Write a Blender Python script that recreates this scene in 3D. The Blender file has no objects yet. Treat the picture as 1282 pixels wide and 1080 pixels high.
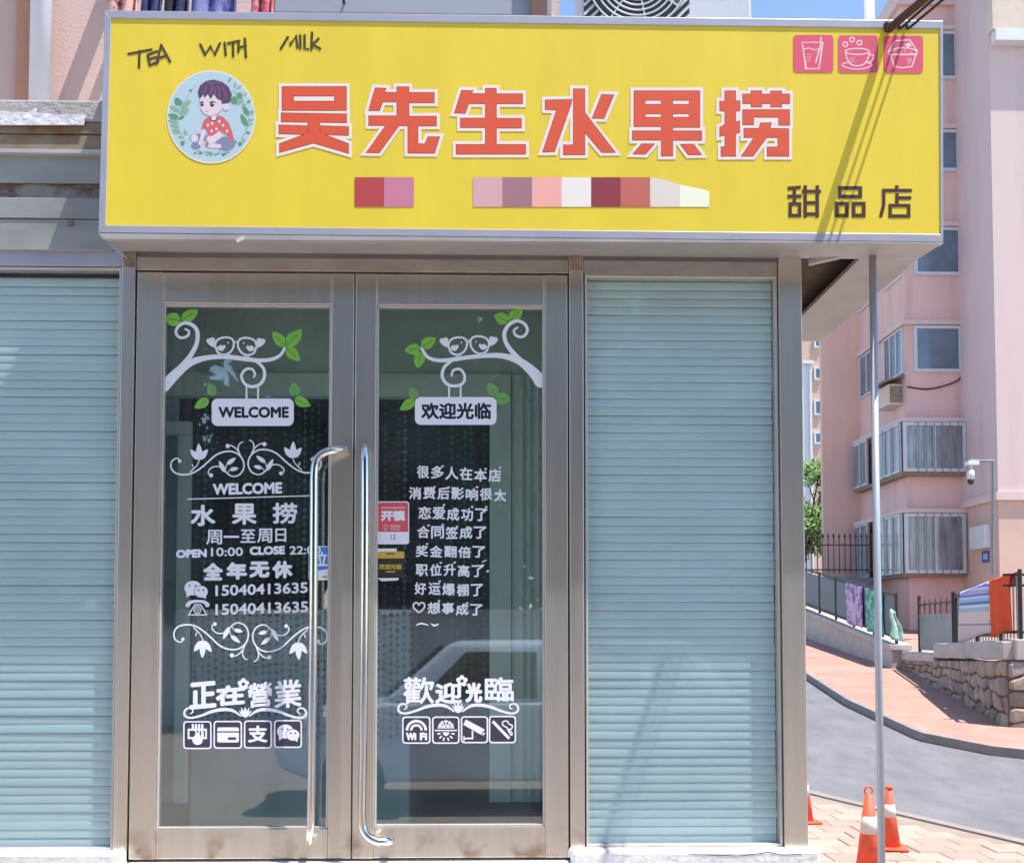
import bpy, math, random
from mathutils import Vector, Matrix

# ------------------------------------------------------------------ camera, sky, sun, exposure
SC = bpy.context.scene
COL = SC.collection
FPX = 1400.0                                   # focal length in photo pixels (photo 1282 x 1080)
CAM = Vector((0.0, -4.516, 1.7))
YAW, PITCH, PPY = math.radians(-1.4), math.radians(2.6), 726.0
cd = bpy.data.cameras.new('camera')
cam = bpy.data.objects.new('camera', cd)
COL.objects.link(cam)
cam.location = CAM
cam.rotation_euler = (math.pi / 2 + PITCH, 0, YAW)
cd.sensor_fit = 'HORIZONTAL'
cd.sensor_width = 36.0
cd.lens = 36.0 * FPX / 1282.0
cd.shift_y = (PPY - 540.0) / 1282.0
cd.clip_start = 0.05
cd.clip_end = 2000
SC.camera = cam
RC = cam.rotation_euler.to_matrix()

SUNV = Vector((0.35, -0.182, 1.0)).normalized()      # towards the sun
w = bpy.data.worlds.new('World')
SC.world = w
w.use_nodes = True
nt = w.node_tree
bg = nt.nodes['Background']
sky = nt.nodes.new('ShaderNodeTexSky')
sky.sky_type = 'NISHITA'
sky.sun_disc = False
sky.sun_elevation = math.asin(SUNV.z)
sky.sun_rotation = math.atan2(SUNV.x, SUNV.y)
sky.dust_density = 0.3
sky.altitude = 600
nt.links.new(sky.outputs[0], bg.inputs[0])
bg.inputs[1].default_value = 0.15
sl = bpy.data.lights.new('sun', 'SUN')
sl.energy = 4.6
sl.angle = math.radians(0.5)
sl.color = (1.0, 0.95, 0.87)
sun = bpy.data.objects.new('sun', sl)
COL.objects.link(sun)
sun.rotation_euler = SUNV.to_track_quat('Z', 'Y').to_euler()
sun.location = (5, -2, 14)
SC.view_settings.view_transform = 'Standard'
SC.view_settings.look = 'None'
SC.view_settings.gamma = 1.0
SC.view_settings.use_curve_mapping = False
SC.view_settings.exposure = 0.86
SC.cycles.max_bounces = 7
SC.cycles.diffuse_bounces = 3
SC.cycles.glossy_bounces = 4
SC.cycles.transparent_max_bounces = 10
SC.cycles.use_adaptive_sampling = True
SC.cycles.adaptive_threshold = 0.02

rnd = random.Random(7)


# ------------------------------------------------------------------ helpers
def at(px, py, y):
    """point of the plane y seen at photo pixel px, py"""
    d = RC @ Vector(((px - 641.0) / FPX, -(py - PPY) / FPX, -1.0))
    return CAM + d * ((y - CAM.y) / d.y)


def atd(px, py, d):
    return at(px, py, CAM.y + d)


def X(px, y, py=700):
    return at(px, py, y).x


def Z(py, y, px=600):
    return at(px, py, y).z


def mat(name, col, rough=0.6, metal=0.0, var=0.0, scale=4.0, bump=0.0, bscale=40.0, stretch=(1, 1, 1), col2=None,
        spec=0.5, thr=None):
    m = bpy.data.materials.new(name)
    m.use_nodes = True
    t = m.node_tree
    b = t.nodes['Principled BSDF']
    b.inputs['Base Color'].default_value = (*col, 1)
    b.inputs['Roughness'].default_value = rough
    b.inputs['Metallic'].default_value = metal
    b.inputs['Specular IOR Level'].default_value = spec
    if var or bump or col2:
        g = t.nodes.new('ShaderNodeNewGeometry')
        mp = t.nodes.new('ShaderNodeMapping')
        mp.inputs['Scale'].default_value = stretch
        t.links.new(g.outputs['Position'], mp.inputs['Vector'])
    if var or col2:
        n = t.nodes.new('ShaderNodeTexNoise')
        n.inputs['Scale'].default_value = scale
        n.inputs['Detail'].default_value = 6
        n.inputs['Roughness'].default_value = 0.65
        t.links.new(mp.outputs[0], n.inputs['Vector'])
        r = t.nodes.new('ShaderNodeValToRGB')
        a, c = (0.3, 0.7) if thr is None else thr
        r.color_ramp.elements[0].position = a
        r.color_ramp.elements[1].position = c
        lo = [max(0, x * (1 - var)) for x in col]
        hi = [min(1, x * (1 + var)) for x in col] if col2 is None else col2
        r.color_ramp.elements[0].color = (*lo, 1)
        r.color_ramp.elements[1].color = (*hi, 1)
        t.links.new(n.outputs['Fac'], r.inputs['Fac'])
        t.links.new(r.outputs['Color'], b.inputs['Base Color'])
    if bump:
        n2 = t.nodes.new('ShaderNodeTexNoise')
        n2.inputs['Scale'].default_value = bscale
        n2.inputs['Detail'].default_value = 4
        t.links.new(mp.outputs[0], n2.inputs['Vector'])
        bp = t.nodes.new('ShaderNodeBump')
        bp.inputs['Strength'].default_value = bump
        bp.inputs['Distance'].default_value = 0.02
        t.links.new(n2.outputs['Fac'], bp.inputs['Height'])
        t.links.new(bp.outputs[0], b.inputs['Normal'])
    return m


def glass_mat(name, tint, r0=0.05, wav=0.0, dust=0.03):
    m = bpy.data.materials.new(name)
    m.use_nodes = True
    t = m.node_tree
    t.nodes.remove(t.nodes['Principled BSDF'])
    tr = t.nodes.new('ShaderNodeBsdfTransparent')
    tr.inputs[0].default_value = (*tint, 1)
    gl = t.nodes.new('ShaderNodeBsdfGlossy')
    gl.inputs['Roughness'].default_value = 0.015
    # mirror share by angle (Schlick), the same from both sides of the pane
    ge = t.nodes.new('ShaderNodeNewGeometry')
    dt = t.nodes.new('ShaderNodeVectorMath')
    dt.operation = 'DOT_PRODUCT'
    t.links.new(ge.outputs['Incoming'], dt.inputs[0])
    t.links.new(ge.outputs['Normal'], dt.inputs[1])

    def mth(op, a, b=None):
        n_ = t.nodes.new('ShaderNodeMath')
        n_.operation = op
        for i, q in enumerate((a, b)):
            if isinstance(q, (int, float)):
                n_.inputs[i].default_value = q
            elif q is not None:
                t.links.new(q, n_.inputs[i])
        return n_.outputs[0]
    k = mth('POWER', mth('SUBTRACT', 1.0, mth('ABSOLUTE', dt.outputs['Value'])), 5.0)
    k = mth('ADD', mth('MULTIPLY', k, 1.0 - r0), r0)
    mx = t.nodes.new('ShaderNodeMixShader')
    t.links.new(k, mx.inputs[0])
    t.links.new(tr.outputs[0], mx.inputs[1])
    t.links.new(gl.outputs[0], mx.inputs[2])
    df = t.nodes.new('ShaderNodeBsdfDiffuse')
    df.inputs[0].default_value = (0.62, 0.74, 0.80, 1)
    dn = t.nodes.new('ShaderNodeTexNoise')
    dn.inputs['Scale'].default_value = 3.0
    dn.inputs['Detail'].default_value = 8
    t.links.new(ge.outputs['Position'], dn.inputs['Vector'])
    mxd = t.nodes.new('ShaderNodeMixShader')
    t.links.new(mth('MULTIPLY', mth('POWER', dn.outputs['Fac'], 1.5), dust * 2.8), mxd.inputs[0])
    t.links.new(mx.outputs[0], mxd.inputs[1])
    t.links.new(df.outputs[0], mxd.inputs[2])
    t.links.new(mxd.outputs[0], t.nodes['Material Output'].inputs[0])
    if wav:
        g = t.nodes.new('ShaderNodeNewGeometry')
        n = t.nodes.new('ShaderNodeTexNoise')
        n.inputs['Scale'].default_value = 1.7
        n.inputs['Detail'].default_value = 1
        t.links.new(g.outputs['Position'], n.inputs['Vector'])
        bp = t.nodes.new('ShaderNodeBump')
        bp.inputs['Strength'].default_value = wav
        bp.inputs['Distance'].default_value = 0.02
        t.links.new(n.outputs['Fac'], bp.inputs['Height'])
        t.links.new(bp.outputs[0], gl.inputs['Normal'])
    return m


class MB:
    def __init__(self):
        self.v, self.f, self.mi = [], [], []

    def add(self, vs, fs, mi=0):
        o = len(self.v)
        self.v += [tuple(p) for p in vs]
        self.f += [tuple(i + o for i in q) for q in fs]
        self.mi += [mi] * len(fs)
        return self

    def box(self, x0, x1, y0, y1, z0, z1, mi=0):
        return self.hexa([(x0, y0, z0), (x1, y0, z0), (x1, y1, z0), (x0, y1, z0),
                          (x0, y0, z1), (x1, y0, z1), (x1, y1, z1), (x0, y1, z1)], mi)

    def hexa(self, c, mi=0):
        return self.add(c, [(3, 2, 1, 0), (4, 5, 6, 7), (0, 1, 5, 4), (1, 2, 6, 5), (2, 3, 7, 6), (3, 0, 4, 7)], mi)

    def beam(self, a, b, w, h, up=(0, 0, 1), mi=0):
        a, b = Vector(a), Vector(b)
        d = (b - a).normalized()
        u = Vector(up)
        s = d.cross(u)
        if s.length < 1e-4:
            s = d.cross(Vector((0, 1, 0)))
        s.normalize()
        u = s.cross(d).normalized()
        s, u = s * (w / 2), u * (h / 2)
        return self.hexa([a - s - u, a + s - u, b + s - u, b - s - u, a - s + u, a + s + u, b + s + u, b - s + u], mi)

    def tube(self, pts, r, n=10, mi=0, cap=True):
        pts = [Vector(p) for p in pts]
        rr = r if isinstance(r, (list, tuple)) else [r] * len(pts)
        rings = []
        ref = None
        for i, p in enumerate(pts):
            d = (pts[min(i + 1, len(pts) - 1)] - pts[max(i - 1, 0)]).normalized()
            if ref is None:
                ref = d.orthogonal().normalized()
            else:
                ref = (ref - d * ref.dot(d))
                ref = ref.normalized() if ref.length > 1e-6 else d.orthogonal().normalized()
            s = d.cross(ref)
            rings.append([p + (ref * math.cos(2 * math.pi * k / n) + s * math.sin(2 * math.pi * k / n)) * rr[i]
                          for k in range(n)])
        vs = [q for r_ in rings for q in r_]
        fs = []
        for i in range(len(pts) - 1):
            for k in range(n):
                a, b = i * n + k, i * n + (k + 1) % n
                fs.append((a, b, b + n, a + n))
        if cap:
            fs.append(tuple(range(n - 1, -1, -1)))
            fs.append(tuple(range((len(pts) - 1) * n, len(pts) * n)))
        return self.add(vs, fs, mi)

    def extr(self, pts, off, mi=0):
        """closed 3D polygon extruded by vector off"""
        n = len(pts)
        off = Vector(off)
        vs = [Vector(p) for p in pts] + [Vector(p) + off for p in pts]
        fs = [tuple(range(n)), tuple(range(2 * n - 1, n - 1, -1))]
        fs += [(i, i + n, (i + 1) % n + n, (i + 1) % n) for i in range(n)]
        return self.add(vs, fs, mi)

    def mesh(self, name, mats, smooth=False):
        me = bpy.data.meshes.new(name)
        me.from_pydata(self.v, [], self.f)
        for m in (mats if isinstance(mats, (list, tuple)) else [mats]):
            me.materials.append(m)
        for p, k in zip(me.polygons, self.mi):
            p.material_index = k
            p.use_smooth = smooth and len(p.vertices) < 5
        me.update()
        return me

    def build(self, name, mats, parent=None, bevel=0.0, smooth=False, seg=2):
        o = link(name, self.mesh(name, mats, smooth), parent)
        if bevel:
            b = o.modifiers.new('bevel', 'BEVEL')
            b.width = bevel
            b.segments = seg
            b.limit_method = 'ANGLE'
        return o


def link(name, data, parent=None):
    o = bpy.data.objects.new(name, data)
    COL.objects.link(o)
    if parent is not None:
        o.parent = parent
        o.matrix_parent_inverse = Matrix.Translation(-wloc(parent))
    return o


def wloc(o):
    p = Vector(o.location)
    return p if o.parent is None else p        # parts sit at the origin of the world frame


def thing(name, label, cat, loc=(0, 0, 0), group=None):
    o = bpy.data.objects.new(name, None)
    COL.objects.link(o)
    o.location = loc
    o.empty_display_size = 0.2
    return tag(o, label, cat, group)


def tag(o, label, cat=None, group=None):
    o['label'] = label
    if cat:
        o['category'] = cat
    if group:
        o['group'] = group
    return o


def struct(o):
    o['kind'] = 'structure'
    return o


def stuff(o):
    o['kind'] = 'stuff'
    return o


# ---- flat print on a plane y = const, drawn in the coordinates of an enlarged piece of the plane
class Flat:
    def __init__(self, y, ox=0, oy=0, s=1.0):
        self.y, self.ox, self.oy, self.s = y, ox, oy, s
        self.mb = MB()
        self.k = 0

    def frame(self, ox, oy, s):
        self.ox, self.oy, self.s = ox, oy, s
        return self

    def p(self, x, y, k=0):
        return at(self.ox + x / self.s, self.oy + y / self.s, self.y - 0.000012 * k)

    def poly(self, pts, mi=0):
        self.k += 1
        self.mb.add([self.p(x, y, self.k) for x, y in pts], [tuple(range(len(pts)))], mi)
        return self

    def rect(self, x0, y0, x1, y1, mi=0):
        return self.poly([(x0, y0), (x1, y0), (x1, y1), (x0, y1)], mi)

    def disc(self, cx, cy, rx, ry=None, mi=0, n=24):
        ry = ry or rx
        return self.poly([(cx + rx * math.cos(2 * math.pi * i / n), cy + ry * math.sin(2 * math.pi * i / n))
                          for i in range(n)], mi)

    def rrect_pts(self, x0, y0, x1, y1, r, n=5):
        out = []
        for cx, cy, a in ((x1 - r, y1 - r, 0), (x0 + r, y1 - r, 90), (x0 + r, y0 + r, 180), (x1 - r, y0 + r, 270)):
            for i in range(n + 1):
                t = math.radians(a + 90 * i / n)
                out.append((cx + r * math.cos(t), cy + r * math.sin(t)))
        return out

    def rrect(self, x0, y0, x1, y1, r, mi=0):
        return self.poly(self.rrect_pts(x0, y0, x1, y1, r), mi)

    def ring(self, pts, w, mi=0):
        """closed outline of width w"""
        pts = list(pts)
        return self.stroke(pts + [pts[0]], w, mi, smooth=False)

    def stroke(self, pts, w=None, mi=0, smooth=True, n=6, caps=True):
        self.k += 1
        P = [(q[0], q[1]) for q in pts]
        W = []
        last = w
        for q in pts:
            if len(q) > 2:
                last = q[2]
            W.append(last)
        if smooth and len(P) > 2:
            PP, WW = [], []
            for i in range(len(P) - 1):
                p0, p1, p2, p3 = P[max(i - 1, 0)], P[i], P[i + 1], P[min(i + 2, len(P) - 1)]
                for j in range(n):
                    t = j / n
                    PP.append(tuple(0.5 * (2 * p1[a] + (p2[a] - p0[a]) * t + (2 * p0[a] - 5 * p1[a] + 4 * p2[a] - p3[a]) * t * t
                                           + (3 * p1[a] - p0[a] - 3 * p2[a] + p3[a]) * t ** 3) for a in (0, 1)))
                    WW.append(W[i] * (1 - t) + W[i + 1] * t)
            P, W = PP + [P[-1]], WW + [W[-1]]
        L = len(P)
        closed = L > 2 and abs(P[0][0] - P[-1][0]) + abs(P[0][1] - P[-1][1]) < 1e-6
        vs = []
        for i in range(L):
            a, b = P[max(i - 1, 0)], P[min(i + 1, L - 1)]
            if closed and i in (0, L - 1):
                a, b = P[-2], P[1]
            dx, dy = b[0] - a[0], b[1] - a[1]
            l = math.hypot(dx, dy) or 1
            if i and i < L - 1:        # mitre
                e = math.hypot(P[i][0] - a[0], P[i][1] - a[1]) or 1
                c = abs((P[i][0] - a[0]) / e * dx / l + (P[i][1] - a[1]) / e * dy / l)
                h = W[i] / 2 / max(c, 0.6)
            else:
                h = W[i] / 2
            nx, ny = -dy / l * h, dx / l * h
            vs += [self.p(P[i][0] + nx, P[i][1] + ny, self.k), self.p(P[i][0] - nx, P[i][1] - ny, self.k)]
        self.mb.add(vs, [(2 * i, 2 * i + 2, 2 * i + 3, 2 * i + 1) for i in range(L - 1)], mi)
        if caps and smooth and not closed:
            for q, h in ((P[0], W[0]), (P[-1], W[-1])):
                self.disc(q[0], q[1], h / 2, mi=mi, n=10)
        return self

    def leaf(self, b, t, w, mi=0, vein=None):
        dx, dy = t[0] - b[0], t[1] - b[1]
        l = math.hypot(dx, dy)
        nx, ny = -dy / l, dx / l
        L, R = [], []
        for i in range(9):
            u = i / 8
            h = w / 2 * math.sin(math.pi * u ** 0.8) ** 0.8 if 0 < u < 1 else 0
            c = (b[0] + dx * u, b[1] + dy * u)
            L.append((c[0] + nx * h, c[1] + ny * h))
            if 0 < i < 8:
                R.append((c[0] - nx * h, c[1] - ny * h))
        self.poly(L + R[::-1], mi)
        if vein is not None:
            self.stroke([b, (b[0] + dx * .75, b[1] + dy * .75)], w * 0.06, vein, smooth=False)
        return self

    def text(self, s, x0, y0, x1, y1, bold=0.0, rise=0.0, mi=0, lift=None, shear=0.0):
        """string fitted to a box; bold = thickening in print units; rise = right end higher by"""
        me = glyphs(s)
        xs = [v[0] for v in me[0]]
        ys = [v[1] for v in me[0]]
        ax, bx, ay, by = min(xs), max(xs), min(ys), max(ys)
        offs = [(0, 0)]
        if bold:
            offs += [(bold * math.cos(i * math.pi / 4), bold * math.sin(i * math.pi / 4)) for i in range(8)]
        for ox, oy in offs:
            self.k += 1
            vs = []
            for q in me[0]:
                u, t = (q[0] - ax) / (bx - ax), (q[1] - ay) / max(by - ay, 1e-6)
                vs.append(self.p(x0 + bold + (x1 - x0 - 2 * bold) * u + ox + shear * (t - .5),
                                 y1 - bold - (y1 - y0 - 2 * bold) * t - rise * (u - 0.5) + oy, self.k))
            self.mb.add(vs, me[1], mi)
        return self

    def build(self, name, mats, parent):
        return self.mb.build(name, mats, parent)


_gl = {}


def glyphs(s):
    if s not in _gl:
        cu = bpy.data.curves.new('lettering', 'FONT')
        cu.body = s
        cu.resolution_u = 3
        o = bpy.data.objects.new('lettering', cu)
        me = bpy.data.meshes.new_from_object(o)
        _gl[s] = ([tuple(v.co) for v in me.vertices], [tuple(p.vertices) for p in me.polygons])
        bpy.data.objects.remove(o)
        bpy.data.meshes.remove(me)
        bpy.data.curves.remove(cu)
    return _gl[s]


def offset_poly(pts, d):
    n = len(pts)
    area = sum(pts[i][0] * pts[(i + 1) % n][1] - pts[(i + 1) % n][0] * pts[i][1] for i in range(n))
    s = 1 if area > 0 else -1
    out = []
    for i in range(n):
        p, c, q = pts[i - 1], pts[i], pts[(i + 1) % n]
        a = Vector((c[0] - p[0], c[1] - p[1])).normalized()
        b = Vector((q[0] - c[0], q[1] - c[1])).normalized()
        na, nb = Vector((a.y, -a.x)) * s, Vector((b.y, -b.x)) * s
        m = na + nb
        if m.length < 1e-4:
            m = na
        m.normalize()
        k = d / max(m.dot(na), 0.5)
        out.append((c[0] + m.x * k, c[1] + m.y * k))
    return out


# ------------------------------------------------------------------ materials
M_STEEL = mat('brushed_steel', (0.71, 0.635, 0.55), 0.34, 0.9, var=0.07, scale=3.0, bump=0.05, bscale=300, stretch=(6, 6, 0.4))


def foot_rust(m, z0, z1):
    t = m.node_tree
    b = t.nodes['Principled BSDF']
    old = b.inputs['Base Color'].links[0].from_socket
    g = t.nodes.new('ShaderNodeNewGeometry')
    sp = t.nodes.new('ShaderNodeSeparateXYZ')
    mr = t.nodes.new('ShaderNodeMapRange')
    mr.inputs[1].default_value = z1
    mr.inputs[2].default_value = z0
    n = t.nodes.new('ShaderNodeTexNoise')
    n.inputs['Scale'].default_value = 7
    n.inputs['Detail'].default_value = 6
    r = t.nodes.new('ShaderNodeValToRGB')
    r.color_ramp.elements[0].position = 0.52
    r.color_ramp.elements[1].position = 0.68
    mu = t.nodes.new('ShaderNodeMath')
    mu.operation = 'MULTIPLY'
    mx = t.nodes.new('ShaderNodeMixRGB')
    mx.inputs[2].default_value = (0.26, 0.15, 0.07, 1)
    t.links.new(g.outputs['Position'], sp.inputs[0])
    t.links.new(g.outputs['Position'], n.inputs['Vector'])
    t.links.new(sp.outputs['Z'], mr.inputs[0])
    t.links.new(n.outputs['Fac'], r.inputs[0])
    t.links.new(r.outputs[0], mu.inputs[0])
    t.links.new(mr.outputs[0], mu.inputs[1])
    t.links.new(mu.outputs[0], mx.inputs[0])
    t.links.new(old, mx.inputs[1])
    t.links.new(mx.outputs[0], b.inputs['Base Color'])


foot_rust(M_STEEL, Z(1072, 0), Z(1030, 0))
M_STEEL2 = mat('dull_steel', (0.50, 0.46, 0.40), 0.42, 0.7, var=0.2, scale=5.0, stretch=(1, 1, 2))
M_CHROME = mat('polished_steel', (0.72, 0.70, 0.68), 0.16, 1.0, var=0.05, scale=8)
M_SILVER = mat('sign_frame_metal', (0.46, 0.45, 0.52), 0.42, 0.35, var=0.08, scale=6)
M_LIP = mat('canopy_plate', (0.42, 0.40, 0.385), 0.5, 0.2, var=0.16, scale=3)
M_RUST = mat('rusty_steel', (0.30, 0.23, 0.17), 0.8, 0.2, var=0.5, scale=22, bump=0.3, bscale=60)
M_GAP = mat('dark_gap', (0.012, 0.011, 0.010), 0.9)
M_BEAD = mat('glazing_bead', (0.62, 0.58, 0.54), 0.4, 0.4, var=0.08)
M_GLASS = glass_mat('door_glass', (0.93, 0.985, 0.97), 0.145, 0.01, 0.022)
M_GLASSB = glass_mat('window_glass', (0.97, 0.99, 0.99), 0.022, 0.01, 0.03)
M_YELLOW = mat('sign_yellow', (0.86, 0.645, 0.046), 0.42, var=0.05, scale=2.5, stretch=(2.2, 1, .5))
M_RED = mat('sign_red', (0.78, 0.10, 0.038), 0.45)
M_MAROON = mat('sign_maroon', (0.16, 0.03, 0.05), 0.5)
M_CREAM = mat('sign_cream', (0.93, 0.79, 0.71), 0.45)
M_PINKP = mat('sign_pink', (0.78, 0.10, 0.17), 0.45)
M_BROWNP = mat('sign_brown', (0.065, 0.022, 0.016), 0.5)
M_INK = mat('sign_ink', (0.07, 0.05, 0.012), 0.5)
M_VINYL = mat('white_vinyl', (0.84, 0.84, 0.90), 0.5)
M_VDARK = mat('dark_vinyl', (0.012, 0.012, 0.022), 0.5)
M_VGREEN = mat('green_vinyl', (0.20, 0.50, 0.06), 0.5, var=0.12, scale=60)
M_VGREEN2 = mat('pale_green_vinyl', (0.15, 0.38, 0.10), 0.5, var=0.12, scale=60)
M_VVEIN = mat('leaf_vein_vinyl', (0.05, 0.20, 0.03), 0.5)
M_SLAT = mat('blind_slat', (0.55, 0.69, 0.69), 0.5, var=0.09, scale=2.4, stretch=(0.6, 1, 1.2))
M_PLINTH = mat('white_painted_plinth', (0.78, 0.75, 0.74), 0.8, var=0.14, scale=7, bump=0.22, bscale=40)
M_INNER = mat('inner_frame_paint', (0.70, 0.80, 0.73), 0.5, var=0.06)
M_INWALL = mat('interior_wall', (0.56, 0.68, 0.62), 0.7, var=0.1)
M_DARKROOM = mat('dark_interior', (0.035, 0.03, 0.035), 0.8, var=0.3, scale=3)  # near-black, so the gloom of the unlit room is in the wall colour
M_TILE = mat('interior_floor', (0.30, 0.30, 0.30), 0.4, var=0.1)
M_COUNTER = mat('counter_white', (0.42, 0.56, 0.68), 0.4, var=0.06)
M_PINKW = mat('pink_stucco', (0.66, 0.40, 0.36), 0.9, var=0.07, scale=1.2, bump=0.15, bscale=60)
M_PINKP2 = mat('pale_pink_stucco', (0.72, 0.54, 0.50), 0.9, var=0.06, scale=1.5, bump=0.15, bscale=60)
M_MAUVE = mat('rose_stucco', (0.80, 0.52, 0.475), 0.9, var=0.0, scale=1.1, bump=0.15, bscale=30, stretch=(1.6, 1.6, 0.16), col2=(0.63, 0.42, 0.385), thr=(0.46, 0.75))
M_WING = mat('pale_rose_render', (0.70, 0.53, 0.51), 0.9, scale=0.8, bump=0.15, bscale=30, stretch=(1.5, 1.5, .2), col2=(0.58, 0.44, 0.43), thr=(0.48, 0.8))
M_PEACH = mat('peach_stucco', (0.84, 0.54, 0.44), 0.9, var=0.10, scale=0.5, stretch=(2, 2, 0.25))
M_BEIGE = mat('beige_stucco', (0.70, 0.58, 0.48), 0.9, var=0.08, scale=2)
M_CONC = mat('concrete', (0.46, 0.42, 0.39), 0.9, var=0.16, scale=2.5, bump=0.3, bscale=30)
M_STONE = [mat('wall_stone', c, 0.9, var=0.22, scale=5, bump=0.6, bscale=12) for c in
           ((0.33, 0.27, 0.225), (0.26, 0.215, 0.185), (0.39, 0.33, 0.28), (0.30, 0.27, 0.25), (0.36, 0.28, 0.21))]
M_MORTAR = mat('stone_mortar', (0.16, 0.13, 0.115), 0.95, var=0.2, scale=8)
M_ASPH = mat('asphalt', (0.165, 0.168, 0.18), 0.9, var=0.2, scale=1.6, bump=0.6, bscale=70, stretch=(1.6, .6, 1))
M_KERB = mat('kerb_stone', (0.26, 0.23, 0.215), 0.9, var=0.15, scale=4)
M_SLAB = [mat('paving_slab', c, 0.9, var=0.10, scale=5, bump=0.3, bscale=50) for c in
          ((0.37, 0.29, 0.24), (0.33, 0.255, 0.215), (0.40, 0.31, 0.255))]
M_JOINT = mat('paving_joint', (0.27, 0.225, 0.195), 0.95, var=0.15)
M_GROUND = mat('ground_earth', (0.22, 0.22, 0.22), 0.95, var=0.2, scale=0.5)
M_IRON = mat('black_iron', (0.035, 0.03, 0.032), 0.55, 0.3)
M_RUSTIRON = mat('rusted_iron', (0.16, 0.07, 0.05), 0.7, 0.2, var=0.2)
M_GREYIRON = mat('grey_painted_iron', (0.22, 0.235, 0.26), 0.5, 0.3, var=0.1)
M_SLATE = mat('slate_panel', (0.085, 0.10, 0.14), 0.5, var=0.1)
M_WHITEM = mat('white_paint_metal', (0.72, 0.73, 0.75), 0.45, var=0.05)
M_ACBODY = mat('ac_casing', (0.62, 0.64, 0.66), 0.45, var=0.05, scale=4)
M_ACDARK = mat('ac_dark', (0.06, 0.065, 0.07), 0.6)
M_WFRAME = mat('window_frame_pvc', (0.62, 0.62, 0.66), 0.5, var=0.05)
M_WPANE = mat('window_pane_dark', (0.13, 0.18, 0.24), 0.12, 0.0, var=0.25, scale=1.2, spec=0.9)
M_WGREY = mat('curtain_reflection_pane', (0.25, 0.26, 0.285), 0.14, var=0.6, scale=2.2, stretch=(3, 3, 0.35), spec=0.9)  # vertical streaks paint in a pale curtain and dark reflections
M_LEAF = mat('foliage', (0.10, 0.20, 0.03), 0.6, var=0.5, scale=1.2)
M_LEAFD = mat('dark_foliage', (0.028, 0.06, 0.016), 0.6, var=0.5, scale=1.0)
M_BARK = mat('bark', (0.10, 0.075, 0.055), 0.9, var=0.3, scale=8, bump=0.5, bscale=20)
M_ORANGE = mat('cone_orange', (0.70, 0.11, 0.05), 0.6, var=0.22, scale=16)
M_CONEW = mat('cone_white', (0.66, 0.64, 0.61), 0.6, var=0.16, scale=18)
M_CABLE = mat('cable_rubber', (0.018, 0.015, 0.014), 0.6)
M_CARW = mat('car_paint', (0.60, 0.70, 0.82), 0.22, 0.0, spec=0.7)
M_CARG = mat('car_glass', (0.02, 0.025, 0.03), 0.05, spec=0.9)
M_TYRE = mat('tyre', (0.02, 0.02, 0.02), 0.8)


# brick pavement of the far side: procedural bricks (too far off to pick apart)
def brick_mat():
    m = mat('red_brick_paving', (0.42, 0.22, 0.16), 0.9)
    t = m.node_tree
    b = t.nodes['Principled BSDF']
    g = t.nodes.new('ShaderNodeNewGeometry')
    br = t.nodes.new('ShaderNodeTexBrick')
    br.inputs['Scale'].default_value = 1.0
    br.inputs['Brick Width'].default_value = 0.2
    br.inputs['Row Height'].default_value = 0.1
    br.inputs['Mortar Size'].default_value = 0.006
    br.inputs['Color1'].default_value = (0.56, 0.32, 0.25, 1)
    br.inputs['Color2'].default_value = (0.48, 0.275, 0.22, 1)
    br.inputs['Mortar'].default_value = (0.42, 0.31, 0.26, 1)
    n = t.nodes.new('ShaderNodeTexNoise')
    n.inputs['Scale'].default_value = 1.3
    n.inputs['Detail'].default_value = 5
    mx = t.nodes.new('ShaderNodeMixRGB')
    mx.blend_type = 'MULTIPLY'
    mx.inputs[0].default_value = 0.5
    t.links.new(g.outputs['Position'], br.inputs['Vector'])
    t.links.new(g.outputs['Position'], n.inputs['Vector'])
    t.links.new(br.outputs['Color'], mx.inputs[1])
    t.links.new(n.outputs['Fac'], mx.inputs[2])
    t.links.new(mx.outputs[0], b.inputs['Base Color'])
    return m


M_BRICK = brick_mat()


# ------------------------------------------------------------------ terrain and street
GP = [(-400, 0), (7.4, 0), (9.5, 0.09), (11.5, 0.25), (18.5, 0.96), (24.5, 1.53), (31, 2.1), (400, 2.1)]


def gz(y):
    for (a, za), (b, zb) in zip(GP, GP[1:]):
        if y <= b:
            return za + (zb - za) * (y - a) / (b - a)
    return GP[-1][1]


YS = [-400, -60, -20, -8, 0, 4, 7.4, 9.5, 11.5, 14, 16, 18.5, 21, 24.5, 31, 60, 120, 400]


def sheet(name, left, right, dz, material, ys):
    """strip of street following the slope; left, right = functions x(y)"""
    mb = MB()
    vs = []
    for y in ys:
        vs += [(left(y), y, gz(y) + dz), (right(y), y, gz(y) + dz)]
    mb.add(vs, [(2 * i, 2 * i + 1, 2 * i + 3, 2 * i + 2) for i in range(len(ys) - 1)])
    return struct(mb.build(name, material))


sheet('ground', lambda y: -400, lambda y: 400, -0.16, M_GROUND, YS)


def interp(tab):
    def f(y):
        if y <= tab[0][0]:
            return tab[0][1]
        for (a, xa), (b, xb) in zip(tab, tab[1:]):
            if y <= b:
                return xa + (xb - xa) * (y - a) / (b - a)
        return tab[-1][1]
    return f


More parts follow.
